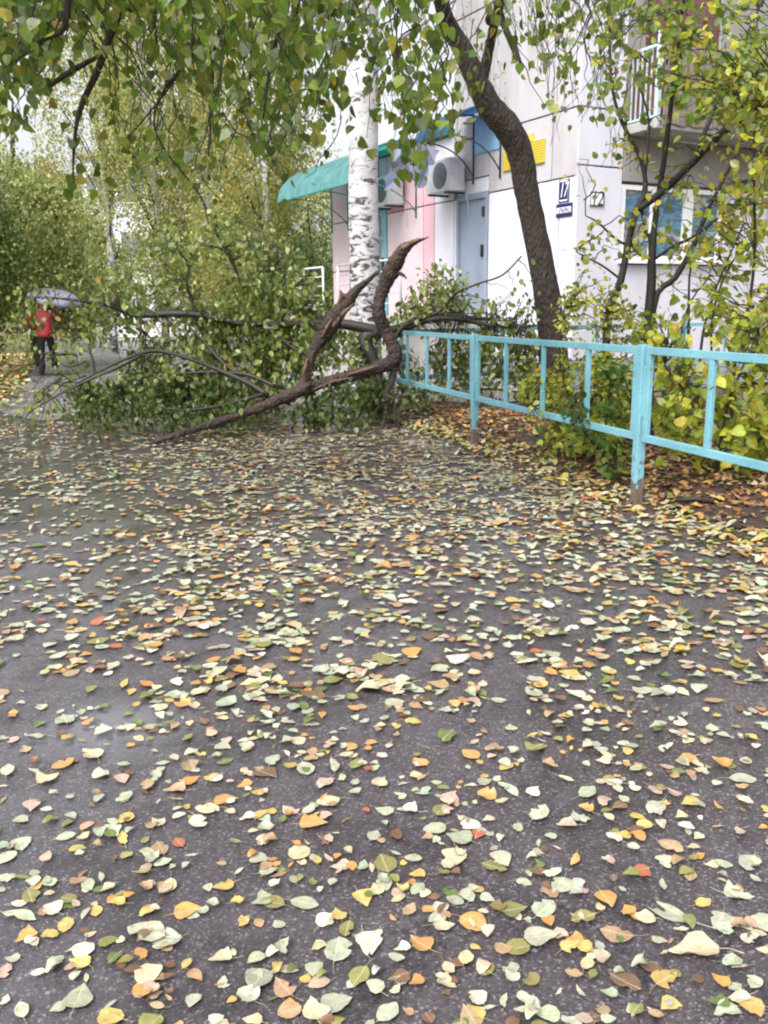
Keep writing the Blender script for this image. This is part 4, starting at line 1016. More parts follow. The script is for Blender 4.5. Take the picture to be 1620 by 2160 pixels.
m = MB(); BRS = []
def br(lst, n=7, sub=4):
    p, r_ = pxpath(lst, sub); m.tube(p, r_, n, .07); BRS.extend(p); return p
y1 = gl + 1.6
br([(75, 627, y1 - .4, 3), (130, 630, y1 - .3, 5), (180, 636, y1 - .2, 7), (228, 644, y1 - .1, 8), (268, 659, y1, 11), (300, 665, y1, 14), (360, 662, y1, 14), (420, 664, y1, 14), (500, 681, y1, 13), (600, 685, y1, 15), (690, 681, y1, 18), (760, 690, y1, 24), (800, 700, y1, 26), (850, 692, y1 + .1, 18), (900, 676, y1 + .1, 13), (960, 672, y1 + .1, 11), (1030, 686, y1 + .1, 8), (1090, 690, y1 + .1, 7), (1132, 686, y1 + .1, 4)])
br([(800, 700, y1, 30), (770, 715, y1, 34), (780, 745, y1 - .1, 30), (795, 780, y1 - .2, 20), (805, 830, y1 - .3, 12)])
br([(850, 690, y1 + .1, 12), (890, 668, y1 + .2, 11), (950, 664, y1 + .3, 9), (1010, 672, y1 + .3, 7), (1060, 676, y1 + .3, 8), (1100, 690, y1 + .3, 6)])
br([(830, 720, y1, 8), (850, 690, y1, 9), (890, 672, y1 - .1, 8), (930, 655, y1 - .1, 6), (960, 620, y1 - .1, 5), (1010, 598, y1 - .1, 4), (1060, 580, y1 - .1, 4), (1100, 540, y1 - .1, 3)])
br([(90, 850, gl + .5, 2), (140, 822, gl + .6, 3), (200, 788, gl + .7, 5), (270, 755, gl + .8, 7), (330, 740, gl + .9, 8), (400, 757, gl + .9, 8), (450, 776, gl + .9, 9), (520, 806, gl + .8, 10), (565, 834, gl + .7, 12)])
for k in range(11):
    x_, y_ = random.uniform(90, 330), random.uniform(735, 830); a_ = random.uniform(-.4, 1.1); L_ = random.uniform(40, 100); br([(x_ + 40, y_ - 8, gl + .8, 3), (x_, y_ + random.uniform(-12, 12), gl + .6, 2.2), (x_ - L_ * .5 * math.cos(a_), y_ + L_ * .5 * math.sin(a_) - 8, gl + .5, 1.6), (x_ - L_ * math.cos(a_), y_ + L_ * math.sin(a_), gl + .4, 1)], 5)
br([(60, 870, gl + .3, 2), (120, 835, gl + .4, 4), (180, 805, gl + .5, 5), (250, 775, gl + .6, 6), (300, 748, gl + .8, 7)])
br([(515, 625, y1, 3), (505, 590, y1, 4), (490, 550, y1, 6), (460, 500, y1, 6), (440, 450, y1, 4), (425, 415, y1, 2)])
br([(415, 664, y1, 8), (400, 620, y1, 7), (392, 590, y1, 6), (398, 560, y1, 5), (370, 520, y1 - .1, 3)])
br([(500, 575, y1, 5), (470, 528, y1, 4), (420, 517, y1, 4), (375, 518, y1, 2)])
br([(560, 690, y1, 6), (600, 720, y1 - .2, 9), (640, 748, y1 - .4, 7)])
br([(555, 832, gl + .8, 9), (520, 800, gl + 1.0, 8), (470, 765, gl + 1.2, 6), (430, 720, gl + 1.4, 5), (400, 690, gl + 1.5, 4)])
br([(580, 815, gl + .9, 9), (520, 790, gl + 1.0, 8), (440, 785, gl + 1.1, 6), (370, 790, gl + 1.2, 4)])
br([(200, 787, gl + .7, 5), (196, 760, gl + .7, 4), (187, 730, gl + .7, 3)])
br([(298, 665, y1, 6), (297, 690, y1 - .05, 5), (320, 715, y1 - .2, 4), (350, 740, y1 - .3, 3)])
br([(560, 830, gl + .7, 9), (470, 855, gl + .5, 7), (380, 865, gl + .4, 5), (280, 850, gl + .4, 3)])
br([(700, 800, gl + .9, 8), (690, 850, gl + .7, 6), (700, 895, gl + .6, 4)])
br([(652, 830, gl + .85, 16), (657, 860, gl + .8, 18), (660, 880, gl + .78, 14)])
br([(610, 690, y1, 9), (590, 640, y1 + .3, 7), (600, 580, y1 + .5, 5), (580, 520, y1 + .6, 3)])
br([(690, 681, y1, 8), (660, 640, y1 + .4, 6), (640, 590, y1 + .6, 4)])
m.build('branches', M['twig'], fl)
tw, lv = MB(), Leaves()
ALL = FS[::2] + BRS
def mass(poly, n, Y0, Y1, nl, size=.076, pal=PAL_F, maxl=1.1):
    for _ in range(int(n * 1.55)):
        x, y = sample_poly(poly); T = P(x, y, rng.uniform(Y0, Y1))
        if (48 < x < 165 and 590 < y < 810 and rng.random() < .62) or (150 < x < 400 and 690 < y < 800 and rng.random() < .55) or (630 < x < 745 and 540 < y < 670 and rng.random() < .75): continue
        if T.z < .05: T.z = rng.uniform(.05, .2)
        O = nearest(BRS, T)
        if (O - T).length > maxl: O = T + (O - T).normalized() * maxl * rng.uniform(.6, 1)
        shoot(tw, lv, O, T, int(rng.integers(*nl)), size, pal, sag=.03, r0=.006, start=.2, down=.85, spread=.075, rise=.06)
yc = gl + 1.2
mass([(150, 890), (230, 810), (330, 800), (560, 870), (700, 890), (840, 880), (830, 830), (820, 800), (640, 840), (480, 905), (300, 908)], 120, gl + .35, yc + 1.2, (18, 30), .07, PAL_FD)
mass([(240, 850), (330, 780), (480, 760), (640, 700), (790, 720), (800, 790), (640, 830), (540, 880), (330, 890)], 150, yc - .1, yc + 2.0, (14, 23), .076, PAL_F)
mass([(330, 770), (420, 640), (600, 560), (700, 620), (760, 700), (640, 740), (500, 770)], 120, yc, yc + 2.2, (12, 20))
mass([(200, 600), (330, 480), (480, 430), (620, 500), (680, 600), (520, 680), (300, 690)], 105, yc, yc + 2.2, (10, 16))
mass([(20, 600), (200, 560), (330, 660), (300, 760), (120, 800), (30, 760)], 52, yc - .4, yc + 1.4, (8, 14))
mass([(0, 850), (150, 800), (230, 820), (160, 900), (40, 930)], 9, yc - .5, yc + .6, (5, 9))
mass([(820, 690), (850, 600), (920, 540), (960, 560), (990, 640), (960, 680)], 45, yc + .2, yc + 1.4, (9, 15), pal=PAL_F + [(4, (.26, .27, .12))])
mass([(960, 640), (1130, 590), (1130, 690), (980, 690)], 26, yc + .3, yc + 1.0, (2, 6))
mass([(830, 790), (1000, 730), (1140, 720), (1150, 850), (980, 880), (850, 880)], 95, yc + .6, yc + 2.2, (9, 15))
for _ in range(70):                                              # bare tangle of fine twigs over the back rail
    x, y = sample_poly([(850, 690), (930, 600), (1140, 600), (1140, 720), (900, 715)]); T = P(x, y, y1 + rng.uniform(-.2, .7)); O = nearest(BRS, T + V(-.3, 0, 0))
    shoot(tw, None, O, T, 0, .05, PAL_F, r0=.006, rise=.1)
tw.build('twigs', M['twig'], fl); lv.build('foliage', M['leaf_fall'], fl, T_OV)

# ================================================================== SHRUBS IN THE BED
def bush(name, label, base, stems, polys, leafmat='leaf_yel', tmpl=T_OV, group=None, extra=None):
    e = empty(name, base, label, 'shrub', group)
    m = MB(); S = []
    for lst in stems:
        p, r_ = pxpath(lst, 4); m.tube(p, r_, 8, .06); S += p
    tw, lv = MB(), Leaves()
    for poly, n, Y0, Y1, nl, size, pal in polys:
        for _ in range(n):
            x, y = sample_poly(poly); T = P(x, y, rng.uniform(Y0, Y1))
            if 1165 < x < 1300 and 370 < y < 470: continue
            z_ = soil_z(T.x, T.y) + .06
            if T.z < z_: T.z = z_ + rng.uniform(0, .1)
            O = nearest(S, T); L_ = (O - T).length
            if L_ > .75: O = T + (O - T) * (.75 / L_)
            shoot(tw, lv, O, T, int(rng.integers(*nl)), size, pal, r0=.005, start=.15, down=.45, spread=.05, rise=.08)
    m.add(tw.v, tw.f, True); m.build('stems', M['twig'], e); lv.build('foliage', M[leafmat], e, tmpl)
    return e
sy = 8.5
def stem(base_px, lst): return [(base_px[0], base_px[1], sy, lst[0][2] * 1.15)] + [(a, b, sy + dy, c) for a, b, c, dy in [(q[0], q[1], q[2], q[3] if len(q) > 3 else 0) for q in lst]]
gyy = 955
stems = [stem((1276, gyy), [(1280, 690, 17), (1310, 590, 15), (1328, 500, 14), (1342, 445, 15), (1362, 400, 10), (1350, 330, 9), (1318, 270, 8), (1292, 190, 6), (1286, 60, 5), (1292, -80, 3)]),
         stem((1362, gyy), [(1368, 690, 20), (1374, 600, 19), (1375, 545, 17), (1380, 480, 13), (1388, 420, 11), (1402, 330, 11, -.1), (1412, 250, 10, -.2), (1428, 120, 7, -.3), (1448, -60, 4, -.5)]),
         stem((1368, gyy - 8), [(1372, 545, 8), (1362, 490, 7), (1354, 430, 6), (1364, 350, 5), (1368, 250, 4), (1340, 160, 3)]),
         stem((1372, gyy - 6), [(1378, 652, 13), (1425, 585, 13), (1462, 520, 12), (1495, 440, 8), (1540, 350, 7), (1580, 260, 5)]),
         [(1342, 445, sy, 13), (1400, 402, sy - .1, 15), (1452, 352, sy - .3, 16), (1512, 290, sy - .5, 16), (1600, 222, sy - .8, 15), (1680, 180, sy - 1.1, 12), (1800, 90, sy - 1.4, 7)],
         [(1452, 352, sy - .3, 9), (1500, 250, sy - .2, 8), (1540, 150, sy - .1, 6), (1600, 20, sy, 4), (1640, -80, sy, 2)],
         [(1376, 550, sy, 6), (1420, 520, sy - .1, 7), (1470, 495, sy - .2, 6), (1540, 440, sy - .3, 4), (1600, 400, sy - .3, 3)],
         [(1330, 520, sy, 6), (1300, 505, sy, 5), (1262, 470, sy, 4), (1235, 455, sy, 2)], [(1372, 545, sy, 5), (1345, 535, sy, 5), (1330, 510, sy, 5)],
         [(1310, 590, sy, 5), (1270, 560, sy, 4), (1230, 540, sy, 3), (1215, 530, sy, 2)]]
RT = [(1240, -80), (1700, -80), (1700, 250), (1560, 330), (1440, 260), (1330, 230), (1250, 140)]
bush('dark_stemmed_shrub', 'tall shrub with dark forked stems and sparse yellow green leaves before the window', G(1365, gyy, .06), stems,
     [(RT, 150, 6.6, 9.0, (6, 12), .078, PAL_Y + [(10, (.17, .26, .04)), (5, (.24, .30, .09))]),
      ([(1400, 60), (1560, 60), (1540, 240), (1400, 240)], 50, 7.0, 8.6, (6, 10), .074, PAL_Y + [(8, (.18, .27, .05)), (4, (.30, .36, .18))]),
      ([(1480, 200), (1660, 120), (1680, 560), (1560, 560)], 60, 6.6, 8.6, (5, 9), .085, PAL_Y),
      ([(1210, 300), (1320, 250), (1560, 330), (1600, 640), (1220, 640), (1200, 450)], 85, 7.2, 9.0, (3, 6), .07, PAL_Y)], tmpl=T_OV)
bush('slender_shrub', 'thin upright shrub with many fine dark stems at the far end of the bed', G(1560, 960, .06),
     [[(1540, 940, 7.6, 9), (1550, 760, 7.6, 8), (1580, 640, 7.6, 7), (1592, 520, 7.6, 6), (1590, 330, 7.6, 5), (1596, 120, 7.6, 4), (1598, -40, 7.6, 2)],
      [(1470, 940, 8, 7), (1478, 740, 8, 6), (1500, 640, 8, 5), (1530, 560, 8, 4), (1570, 470, 8, 3)], [(1440, 940, 8.2, 6), (1452, 700, 8.2, 6), (1458, 560, 8.2, 4), (1500, 520, 8.2, 3), (1600, 470, 8.2, 2)],
      [(1580, 940, 7.4, 8), (1600, 700, 7.4, 6), (1640, 560, 7.4, 4)], [(1520, 945, 7.8, 6), (1500, 700, 7.8, 5), (1540, 560, 7.8, 4), (1600, 500, 7.8, 3)], [(1420, 930, 8.2, 5), (1440, 680, 8.2, 4), (1500, 580, 8.2, 3)]],
     [([(1400, 420), (1680, 300), (1690, 680), (1420, 660)], 75, 7, 8.4, (4, 7), .078, PAL_Y)])
bush('yellow_shrub', 'low yellow leaved shrub growing behind the middle fence panel', G(1210, 955, .08),
     [[(1215, 950, 8.2, 8), (1205, 850, 8.2, 6), (1180, 760, 8.2, 4), (1190, 650, 8.2, 3)], [(1230, 950, 8.0, 8), (1250, 830, 8.0, 6), (1270, 740, 8.0, 4), (1280, 660, 8, 2)], [(1200, 950, 8.0, 6), (1160, 870, 7.9, 4), (1110, 830, 7.8, 2)], [(1240, 955, 7.8, 6), (1300, 900, 7.6, 4), (1330, 850, 7.6, 2)]],
     [([(1170, 640), (1260, 560), (1350, 640), (1400, 730), (1200, 730)], 70, 7.8, 9.2, (8, 14), .048, PAL_Y),
      ([(1090, 810), (1200, 750), (1340, 760), (1340, 900), (1180, 910)], 150, 7.3, 8.6, (9, 15), .052, PAL_Y + [(3, (.22, .29, .05))]),
      ([(1110, 900), (1330, 880), (1320, 950), (1150, 960)], 80, 6.9, 7.9, (8, 13), .055, PAL_Y + [(2, (.17, .24, .04))])])
bush('green_shrub', 'dark green leafy sucker shrub poking through the fence by the rusty post', G(1270, 965, .06),
     [[(1272, 960, 7.2, 7), (1280, 880, 7.2, 5), (1290, 800, 7.2, 3)], [(1270, 960, 7.2, 6), (1240, 920, 7.0, 4), (1210, 880, 6.9, 2)], [(1275, 965, 7.2, 5), (1290, 960, 6.9, 4), (1300, 985, 6.8, 2)]],
     [([(1250, 770), (1335, 770), (1330, 900), (1270, 880)], 26, 6.9, 7.6, (8, 13), .058, [(4, (.10, .20, .04)), (2, (.17, .26, .05)), (2, (.36, .38, .06))]),
      ([(1190, 860), (1230, 850), (1240, 900), (1200, 905)], 7, 6.55, 6.7, (6, 9), .06, [(4, (.06, .12, .03)), (2, (.10, .16, .04))]),
      ([(1220, 900), (1330, 930), (1330, 1000), (1250, 990)], 22, 6.5, 7.1, (7, 11), .062, [(4, (.09, .18, .04)), (3, (.33, .35, .06)), (2, (.18, .26, .05))])], 'leaf_green')
bush('broad_leaved_shrub', 'yellow green shrub with large round leaves behind the nearest fence panel', G(1500, 985, .08),
     [[(1500, 1000, 6.9, 9), (1480, 900, 6.9, 7), (1440, 820, 6.9, 5), (1400, 770, 6.9, 3)], [(1510, 1000, 6.9, 9), (1530, 880, 6.8, 7), (1560, 790, 6.8, 5), (1600, 700, 6.8, 3)], [(1520, 1000, 6.8, 8), (1600, 930, 6.5, 6), (1660, 850, 6.4, 4)], [(1500, 1000, 6.8, 6), (1440, 950, 6.6, 4), (1400, 900, 6.6, 3)]],
     [([(1375, 770), (1480, 790), (1640, 760), (1720, 800), (1720, 980), (1560, 985), (1400, 950), (1380, 860)], 125, 6.0, 7.4, (5, 9), .086, PAL_Y + [(5, (.32, .39, .04)), (2, (.20, .29, .04))]),
      ([(1330, 640), (1440, 650), (1640, 600), (1700, 700), (1660, 790), (1400, 780), (1330, 740)], 85, 6.4, 8.4, (5, 9), .07, PAL_Y)], tmpl=T_HE)
bush('young_maple_shrub', 'small dark green seedling behind the top rail below the forked stems', G(1430, 955, .08),
     [[(1430, 950, 7.9, 6), (1425, 850, 7.8, 5), (1400, 760, 7.8, 3)], [(1428, 880, 7.8, 4), (1450, 820, 7.7, 3), (1440, 780, 7.7, 2)]],
     [([(1325, 640), (1420, 640), (1420, 720), (1330, 730)], 16, 7.7, 8.2, (7, 11), .065, [(4, (.06, .11, .035)), (2, (.14, .18, .07))]),
      ([(1370, 780), (1450, 770), (1440, 830), (1390, 830)], 12, 7.4, 7.8, (7, 11), .065, [(4, (.055, .10, .03)), (2, (.10, .15, .04))])], 'leaf_green')
# stick lying on the soil
m = MB(); a, b = G(1425, 1068), G(1505, 1072); a.z = b.z = .045
m.tube([a, a.lerp(b, .5) + V(0, .02, .012), b], [.016, .022, .012], 8, .1)
tag(m.build('stick', M['twig']), 'short dark stick lying on the soil right of the rusty fence post', 'stick')

# ================================================================== PEOPLE
def skin(name, joints, edges, mat, parent, sub=2):
    me = bpy.data.meshes.new(name); me.from_pydata([tuple(j[0]) for j in joints], edges, [])
    o = bpy.data.objects.new(name, me); COL.objects.link(o)
    md = o.modifiers.new('skin', 'SKIN'); md.use_smooth_shade = True
    for i, j in enumerate(joints):
        rr = j[1] if hasattr(j[1], '__len__') else (j[1], j[1])
        me.skin_vertices[0].data[i].radius = rr
    me.skin_vertices[0].data[0].use_root = True
    ss = o.modifiers.new('sub', 'SUBSURF'); ss.levels = ss.render_levels = sub
    bpy.context.view_layer.update()
    me2 = bpy.data.meshes.new_from_object(o.evaluated_get(bpy.context.evaluated_depsgraph_get()))
    bpy.data.objects.remove(o); me2.materials.clear(); me2.materials.append(mat)
    for p in me2.polygons: p.use_smooth = True
    return link(name, me2, parent)
def figure(base, yaw, label, coat, legs, arm_r, arm_l, stride=.2, hgt=1.72):
    """walking figure; local +y is ahead. arm_r / arm_l: (elbow, wrist) in local metres"""
    e = empty('person', base, label, 'person')
    c, s = math.cos(yaw), math.sin(yaw); k = hgt / 1.72
    def L(x, y, z): return Vector((base.x + (x * c - y * s) * k, base.y + (x * s + y * c) * k, base.z + z * k))
    J = []; E = []
    def j(p, r): J.append((L(*p), r if hasattr(r, '__len__') else r * k)); return len(J) - 1
    def chain(*ids): E.extend([(a, b) for a, b in zip(ids[:-1], ids[1:])])
    pel = j((0, 0, .95), .12); wst = j((0, .01, 1.12), .11); chs = j((0, .02, 1.32), .13); nk = j((0, .03, 1.47), .055); hd0 = j((0, .05, 1.56), .075); hd1 = j((0, .055, 1.64), .082); hd2 = j((0, .05, 1.70), .05)
    chain(pel, wst, chs, nk, hd0, hd1, hd2)
    arms = []
    for sx_, (el, wr) in ((1, arm_r), (-1, arm_l)):
        sh = j((.17 * sx_, .02, 1.41), .055); e_ = j(el, .042); w_ = j(wr, .03); chain(chs, sh, e_, w_); arms.append((L(.17 * sx_, .02, 1.41), L(*el), L(*wr)))
        d = (Vector(wr) - Vector(el)).normalized(); pm = Vector(wr) + d * .06; pi = j(tuple(pm), (.038 * k, .018 * k)); chain(w_, pi)
        sd = Vector((d.y, -d.x, .2)).normalized(); up = d.cross(sd).normalized()
        for q, ln in enumerate((.055, .07, .075, .065)):                # four fingers curling inwards
            o_ = pm + d * .03 + up * (.028 - .018 * q); a1 = j(tuple(o_), .0085); a2 = j(tuple(o_ + d * ln * .55 - sd * sx_ * .012), .008); a3 = j(tuple(o_ + d * ln * .7 - sd * sx_ * .04), .007); chain(pi, a1, a2, a3)
        t1 = j(tuple(Vector(wr) + d * .03 + up * .035), .010); t2 = j(tuple(Vector(wr) + d * .065 + up * .05 - sd * sx_ * .02), .009); chain(w_, t1, t2)
    lg = []
    for sx_, dy in ((1, stride), (-1, -stride)):
        hp = j((.09 * sx_, 0, .90), .085); kn = j((.095 * sx_, dy * .55 + .03, .49), .058); an = j((.10 * sx_, dy, .09), .04); to = j((.11 * sx_, dy + .13, .03), .03); chain(pel, hp, kn, an, to); lg.append((L(.09 * sx_, 0, .90), L(.095 * sx_, dy * .55 + .03, .49), L(.10 * sx_, dy, .10), L(.11 * sx_, dy + .15, .04)))
    nose = j((0, .135, 1.61), .012); chain(hd1, nose)
    skin('body', J, E, M['skin'], e)
    J2 = [(L(0, 0, .82), (.20 * k, .16 * k)), (L(0, 0, .93), (.195 * k, .155 * k)), (L(0, .01, 1.12), (.165 * k, .13 * k)), (L(0, .02, 1.33), (.18 * k, .135 * k)), (L(0, .03, 1.455), (.085 * k, .08 * k))]; E2 = [(0, 1), (1, 2), (2, 3), (3, 4)]
    for (a, b, d) in arms:
        n = len(J2); J2 += [(a, .078 * k), (b, .068 * k), (b.lerp(d, .92), .052 * k)]; E2 += [(3, n), (n, n + 1), (n + 1, n + 2)]
    skin('jacket', J2, E2, coat, e)
    J3 = [(L(0, 0, .97), (.13 * k, .10 * k))]; E3 = []
    for (a, b, d, t) in lg:
        n = len(J3); J3 += [(a - Z3 * .03, .098 * k), (b, .075 * k), (d - Z3 * .05 * k, .064 * k)]; E3 += [(0, n), (n, n + 1), (n + 1, n + 2)]
    skin('trousers', J3, E3, legs, e)
    for (a, b, d, t) in lg: skin('shoe', [(d - Z3 * .03, .05 * k), (d.lerp(t, .5) - Z3 * .025, .05 * k), (t, .042 * k)], [(0, 1), (1, 2)], M['black'], e)
    skin('hair', [(L(0, .02, 1.58), .085 * k), (L(0, .03, 1.66), .094 * k), (L(0, .045, 1.71), .07 * k)], [(0, 1), (1, 2)], M['hair'], e)
    for sx_ in (-1, 1):
        m = MB(); q = L(.032 * sx_, .128, 1.625); m.tube([q - Vector((0, .01, 0)), q + Vector((0, .002, 0))], .009, 6); m.build('eye', M['black'], e)
    return e, L
pb = G(104, 794)
pe, PLc = figure(pb, .10, 'person in a red jacket and black trousers walking away under a lavender umbrella', M['jacket'], M['trouser'], ((.34, .10, 1.20), (.12, .30, 1.24)), ((-.36, .08, 1.18), (-.28, .22, .96)))
uc = PLc(.02, .12, 1.50); hand = PLc(.11, .33, 1.26)
ue = empty('umbrella', hand, 'lavender umbrella held over the red jacketed walker', 'umbrella')
ax = Vector((.18, -.10, 1)).normalized(); tx = ax.orthogonal().normalized(); ty = ax.cross(tx); topu = hand + ax * .62
m = MB(); ns = 48; rings = 7
for i in range(rings + 1):
    for k in range(ns):
        t = i / rings; a = 2 * math.pi * k / ns; sc = 1 - .10 * abs(math.sin(4 * a)) ** 1.0 * (1 if i > 2 else .4) * t
        m.v.append(tuple(topu + (tx * math.cos(a) + ty * math.sin(a)) * (.64 * math.sin(t * 1.35) / math.sin(1.35) * sc + .004) - ax * (.26 * t ** 2.2 + .0)))
for i in range(rings):
    for k in range(ns): m.f.append([i * ns + k, i * ns + (k + 1) % ns, (i + 1) * ns + (k + 1) % ns, (i + 1) * ns + k]); m.sm.append(True)
o = m.build('canopy', M['umb'], ue); md = o.modifiers.new('thickness', 'SOLIDIFY'); md.thickness = .004
m = MB(); m.tube([hand - ax * .10, topu + ax * .06], .007, 6); m.build('shaft', M['grey_st'], ue)
m = MB(); m.tube([hand - ax * .12, hand - ax * .02], .014, 8); m.build('handle', M['black'], ue)
m = MB()
for k in range(8):
    a = 2 * math.pi * k / 8
    m.tube([topu + (tx * math.cos(a) + ty * math.sin(a)) * (.64 * math.sin(t * 1.35) / math.sin(1.35)) * .98 - ax * (.26 * t ** 2.2 + .012) for t in lin(0, 1, 7)], .004, 4)
m.build('ribs', M['grey_st'], ue)
pb2 = G(190, 722)
figure(pb2, 2.9, 'person in a blue jacket and dark trousers farther along the road behind the leaves', M['bluecoat'], M['trouser'], ((.24, -.02, 1.16), (.26, .16, .96)), ((-.24, .04, 1.16), (-.22, .20, .98)), .10)

# ================================================================== FALLEN LEAVES
SHP = {'B': (.0, .27, .40, .39, .33, .25, .15, .06, 0), 'O': (0, .15, .27, .34, .36, .33, .25, .13, 0), 'H': (.06, .33, .44, .45, .40, .31, .20, .08, 0),
       'L': (0, .08, .14, .18, .19, .17, .12, .05, 0), 'R': (0, .25, .38, .45, .47, .44, .35, .20, 0)}
TS = (0, .08, .2, .35, .5, .65, .8, .92, 1)
def leaf_grid(sh, seed, stations=9, teeth=.07, curl=1., stalk=True):
    r = np.random.default_rng(seed); w_ = SHP[sh]; idx = range(9) if stations == 9 else (0, 1, 3, 5, 7, 8)
    c1, c2, wv, tw_ = r.uniform(-.1, .75) * curl, r.uniform(-.35, .5) * curl, r.uniform(.0, .05) * curl, r.uniform(-.35, .35) * curl
    asy = (r.uniform(.78, 1.08), r.uniform(.78, 1.08)); tq = int(r.integers(3, 8)); tside = r.choice([-1, 0, 1]); bend = r.uniform(-.12, .12); tear = r.uniform(0, 1, 2)
    cols = (-1, -.55, 0, .55, 1) if stations == 9 else (-1, 0, 1)
    vs = []
    for q in idx:
        t = TS[q]
        for c in cols:
            ww = w_[q] * (1 + (r.uniform(-teeth, teeth) if abs(c) == 1 else 0) * 2)
            ww *= asy[0] if c < 0 else asy[1]
            if c * tside == 1 and q == tq: ww *= r.uniform(.35, .8)
            x = c * ww + bend * math.sin(t * 3.14)
            z = c1 * (c * ww) ** 2 * 1.3 + c2 * (t - .45) ** 2 + wv * math.sin(9 * t + 4 * c) + tw_ * c * ww * (t - .5) - (0 if c else .015)
            vs.append((x, t, z))
    n = len(cols); ns = len(list(idx)); fs = []
    for i in range(ns - 1):
        for k in range(n - 1): fs.append((i * n + k, i * n + k + 1, (i + 1) * n + k + 1, (i + 1) * n + k))
    if stalk:
        b = len(vs); a = r.uniform(-.5, .5); ln = r.uniform(.28, .5)
        st = [(bend * 0, .02, .0), (a * ln * .3, -ln * .5, .02), (a * ln, -ln, .01)]
        for (x, y, z) in st: vs += [(x - .011, y, z), (x + .011, y, z), (x, y, z + .016)]
        for i in range(2):
            for k in range(3): fs.append((b + i * 3 + k, b + i * 3 + (k + 1) % 3, b + i * 3 + 3 + (k + 1) % 3, b + i * 3 + 3 + k))
    v = np.array(vs); v[:, 2] -= np.quantile(v[:, 2], .04)
    return v, fs
CC = {'c': ('pale grey green', (.345, .365, .265)), 'w': ('cream white', (.50, .47, .37)), 'k': ('cream', (.47, .385, .25)), 'o': ('orange', (.46, .235, .075)), 'y': ('yellow', (.44, .32, .10)),
      't': ('tan', (.33, .22, .125)), 'v': ('olive', (.19, .185, .06)), 'b': ('brown', (.15, .085, .05)), 'r': ('rusty red', (.33, .10, .05)), 'g': ('green', (.10, .145, .045)), 'p': ('pinkish', (.42, .30, .24))}
SN = {'B': 'toothed', 'O': 'oval', 'H': 'heartlike', 'L': 'narrow', 'R': 'round'}
HERO = """578,1610,c,O,44 644,1626,c,O,55 702,1620,c,L,62 753,1617,v,O,42 562,1636,b,B,60 515,1656,o,B,34 685,1657,p,O,46 806,1653,k,B,44 692,1696,k,O,52 611,1710,p,B,46 523,1728,w,B,38 597,1730,g,R,24
662,1744,o,B,60 810,1711,c,H,42 859,1715,w,B,44 788,1767,c,O,38 632,1802,k,R,52 547,1818,c,R,42 585,1834,v,O,38 718,1828,p,B,42 811,1823,v,O,66 872,1815,c,O,38 810,1870,c,H,40 842,1885,p,O,38 881,1880,c,O,44
764,1898,y,B,54 643,1908,c,O,62 575,1911,v,O,54 689,1945,w,R,48 733,1965,v,O,48 775,1995,w,B,72 710,2011,c,R,66 759,2066,v,O,58 597,2007,c,B,44 544,2077,c,H,66 601,2056,k,L,60 521,2110,c,R,52 598,2090,t,B,60 711,2121,c,H,68 611,2137,t,R,52 663,2137,k,B,66
324,1537,r,B,40 138,1522,c,H,46 76,1558,c,L,48 217,1549,w,B,42 133,1616,o,O,50 191,1595,k,B,60 16,1631,w,O,44 102,1647,k,B,48 309,1662,t,O,42 406,1647,o,B,48 455,1646,w,R,32 261,1683,c,O,42 368,1670,t,B,48 477,1690,o,B,52 64,1706,p,B,44 263,1728,y,R,42
437,1711,k,O,50 421,1739,w,O,56 48,1734,c,H,34 107,1734,v,O,34 235,1757,c,O,56 261,1769,y,L,52 339,1790,t,O,54 378,1780,r,O,38 44,1784,c,H,50 13,1812,c,R,48 103,1866,c,H,34 64,1894,v,O,52 108,1922,w,R,46 145,1904,v,R,36 246,1910,y,B,36 200,1925,y,O,36
138,1953,y,O,48 56,1982,o,B,46 42,1940,c,L,80 352,1874,k,O,48 470,1874,y,B,48 398,1927,o,B,60 309,1976,c,O,90 353,1991,c,R,60 168,2012,w,B,60 167,2036,y,B,52 309,2064,k,R,60 394,2041,y,O,30 465,2030,k,B,50 167,2107,c,H,72 236,2147,y,R,62 46,2137,c,O,46 122,2134,c,H,32 13,2052,p,O,44 473,2074,w,B,36
871,1525,y,O,36 944,1558,g,O,54 992,1596,o,O,48 886,1611,o,B,42 1043,1583,t,O,42 1129,1583,v,B,44 1023,1652,c,H,32 1071,1667,c,L,66 1129,1672,w,B,38 1238,1677,c,O,46 1445,1601,o,B,48 1518,1616,o,B,44 1567,1644,c,O,58 1286,1647,v,R,30 954,1685,p,B,52 992,1738,w,B,52 916,1750,c,R,50 1005,1763,r,B,36
1136,1723,c,O,58 1235,1715,o,R,32 1382,1705,c,O,54 1453,1697,y,B,46 1359,1745,y,R,34 967,1773,c,H,56 1060,1819,c,H,56 959,1816,k,B,62 1043,1834,v,O,54 1179,1872,c,H,58 1210,1819,o,L,46 1415,1793,t,O,54 1400,1816,w,R,38 1336,1791,w,R,26 1582,1824,c,O,64 1346,1842,r,B,48 1086,1925,v,B,56 1230,1943,v,O,56
1278,1905,o,B,54 1405,1915,c,L,130 1149,1920,c,R,62 997,1953,o,R,60 937,1958,k,B,46 1483,1907,y,O,38 1336,1938,y,B,34 1516,1950,c,H,58 1559,1890,c,B,62 1610,1950,c,R,62 1144,1983,w,B,78 1205,2001,y,B,48 1301,1971,t,O,68 886,1998,o,B,54 1091,2006,v,R,54 1463,2011,k,B,104 1210,2059,t,O,36 1319,2082,b,O,70 1407,2067,y,B,66
947,2049,k,O,36 944,2077,k,B,48 1124,2102,w,H,64 1066,2115,c,L,42 1005,2110,w,R,42 1587,2077,c,H,38 1549,2089,c,O,32 1407,2120,y,B,50 1341,2140,v,O,40 1529,2138,c,B,62 1579,2122,y,B,62 1154,2143,c,H,52 992,2148,t,B,62"""
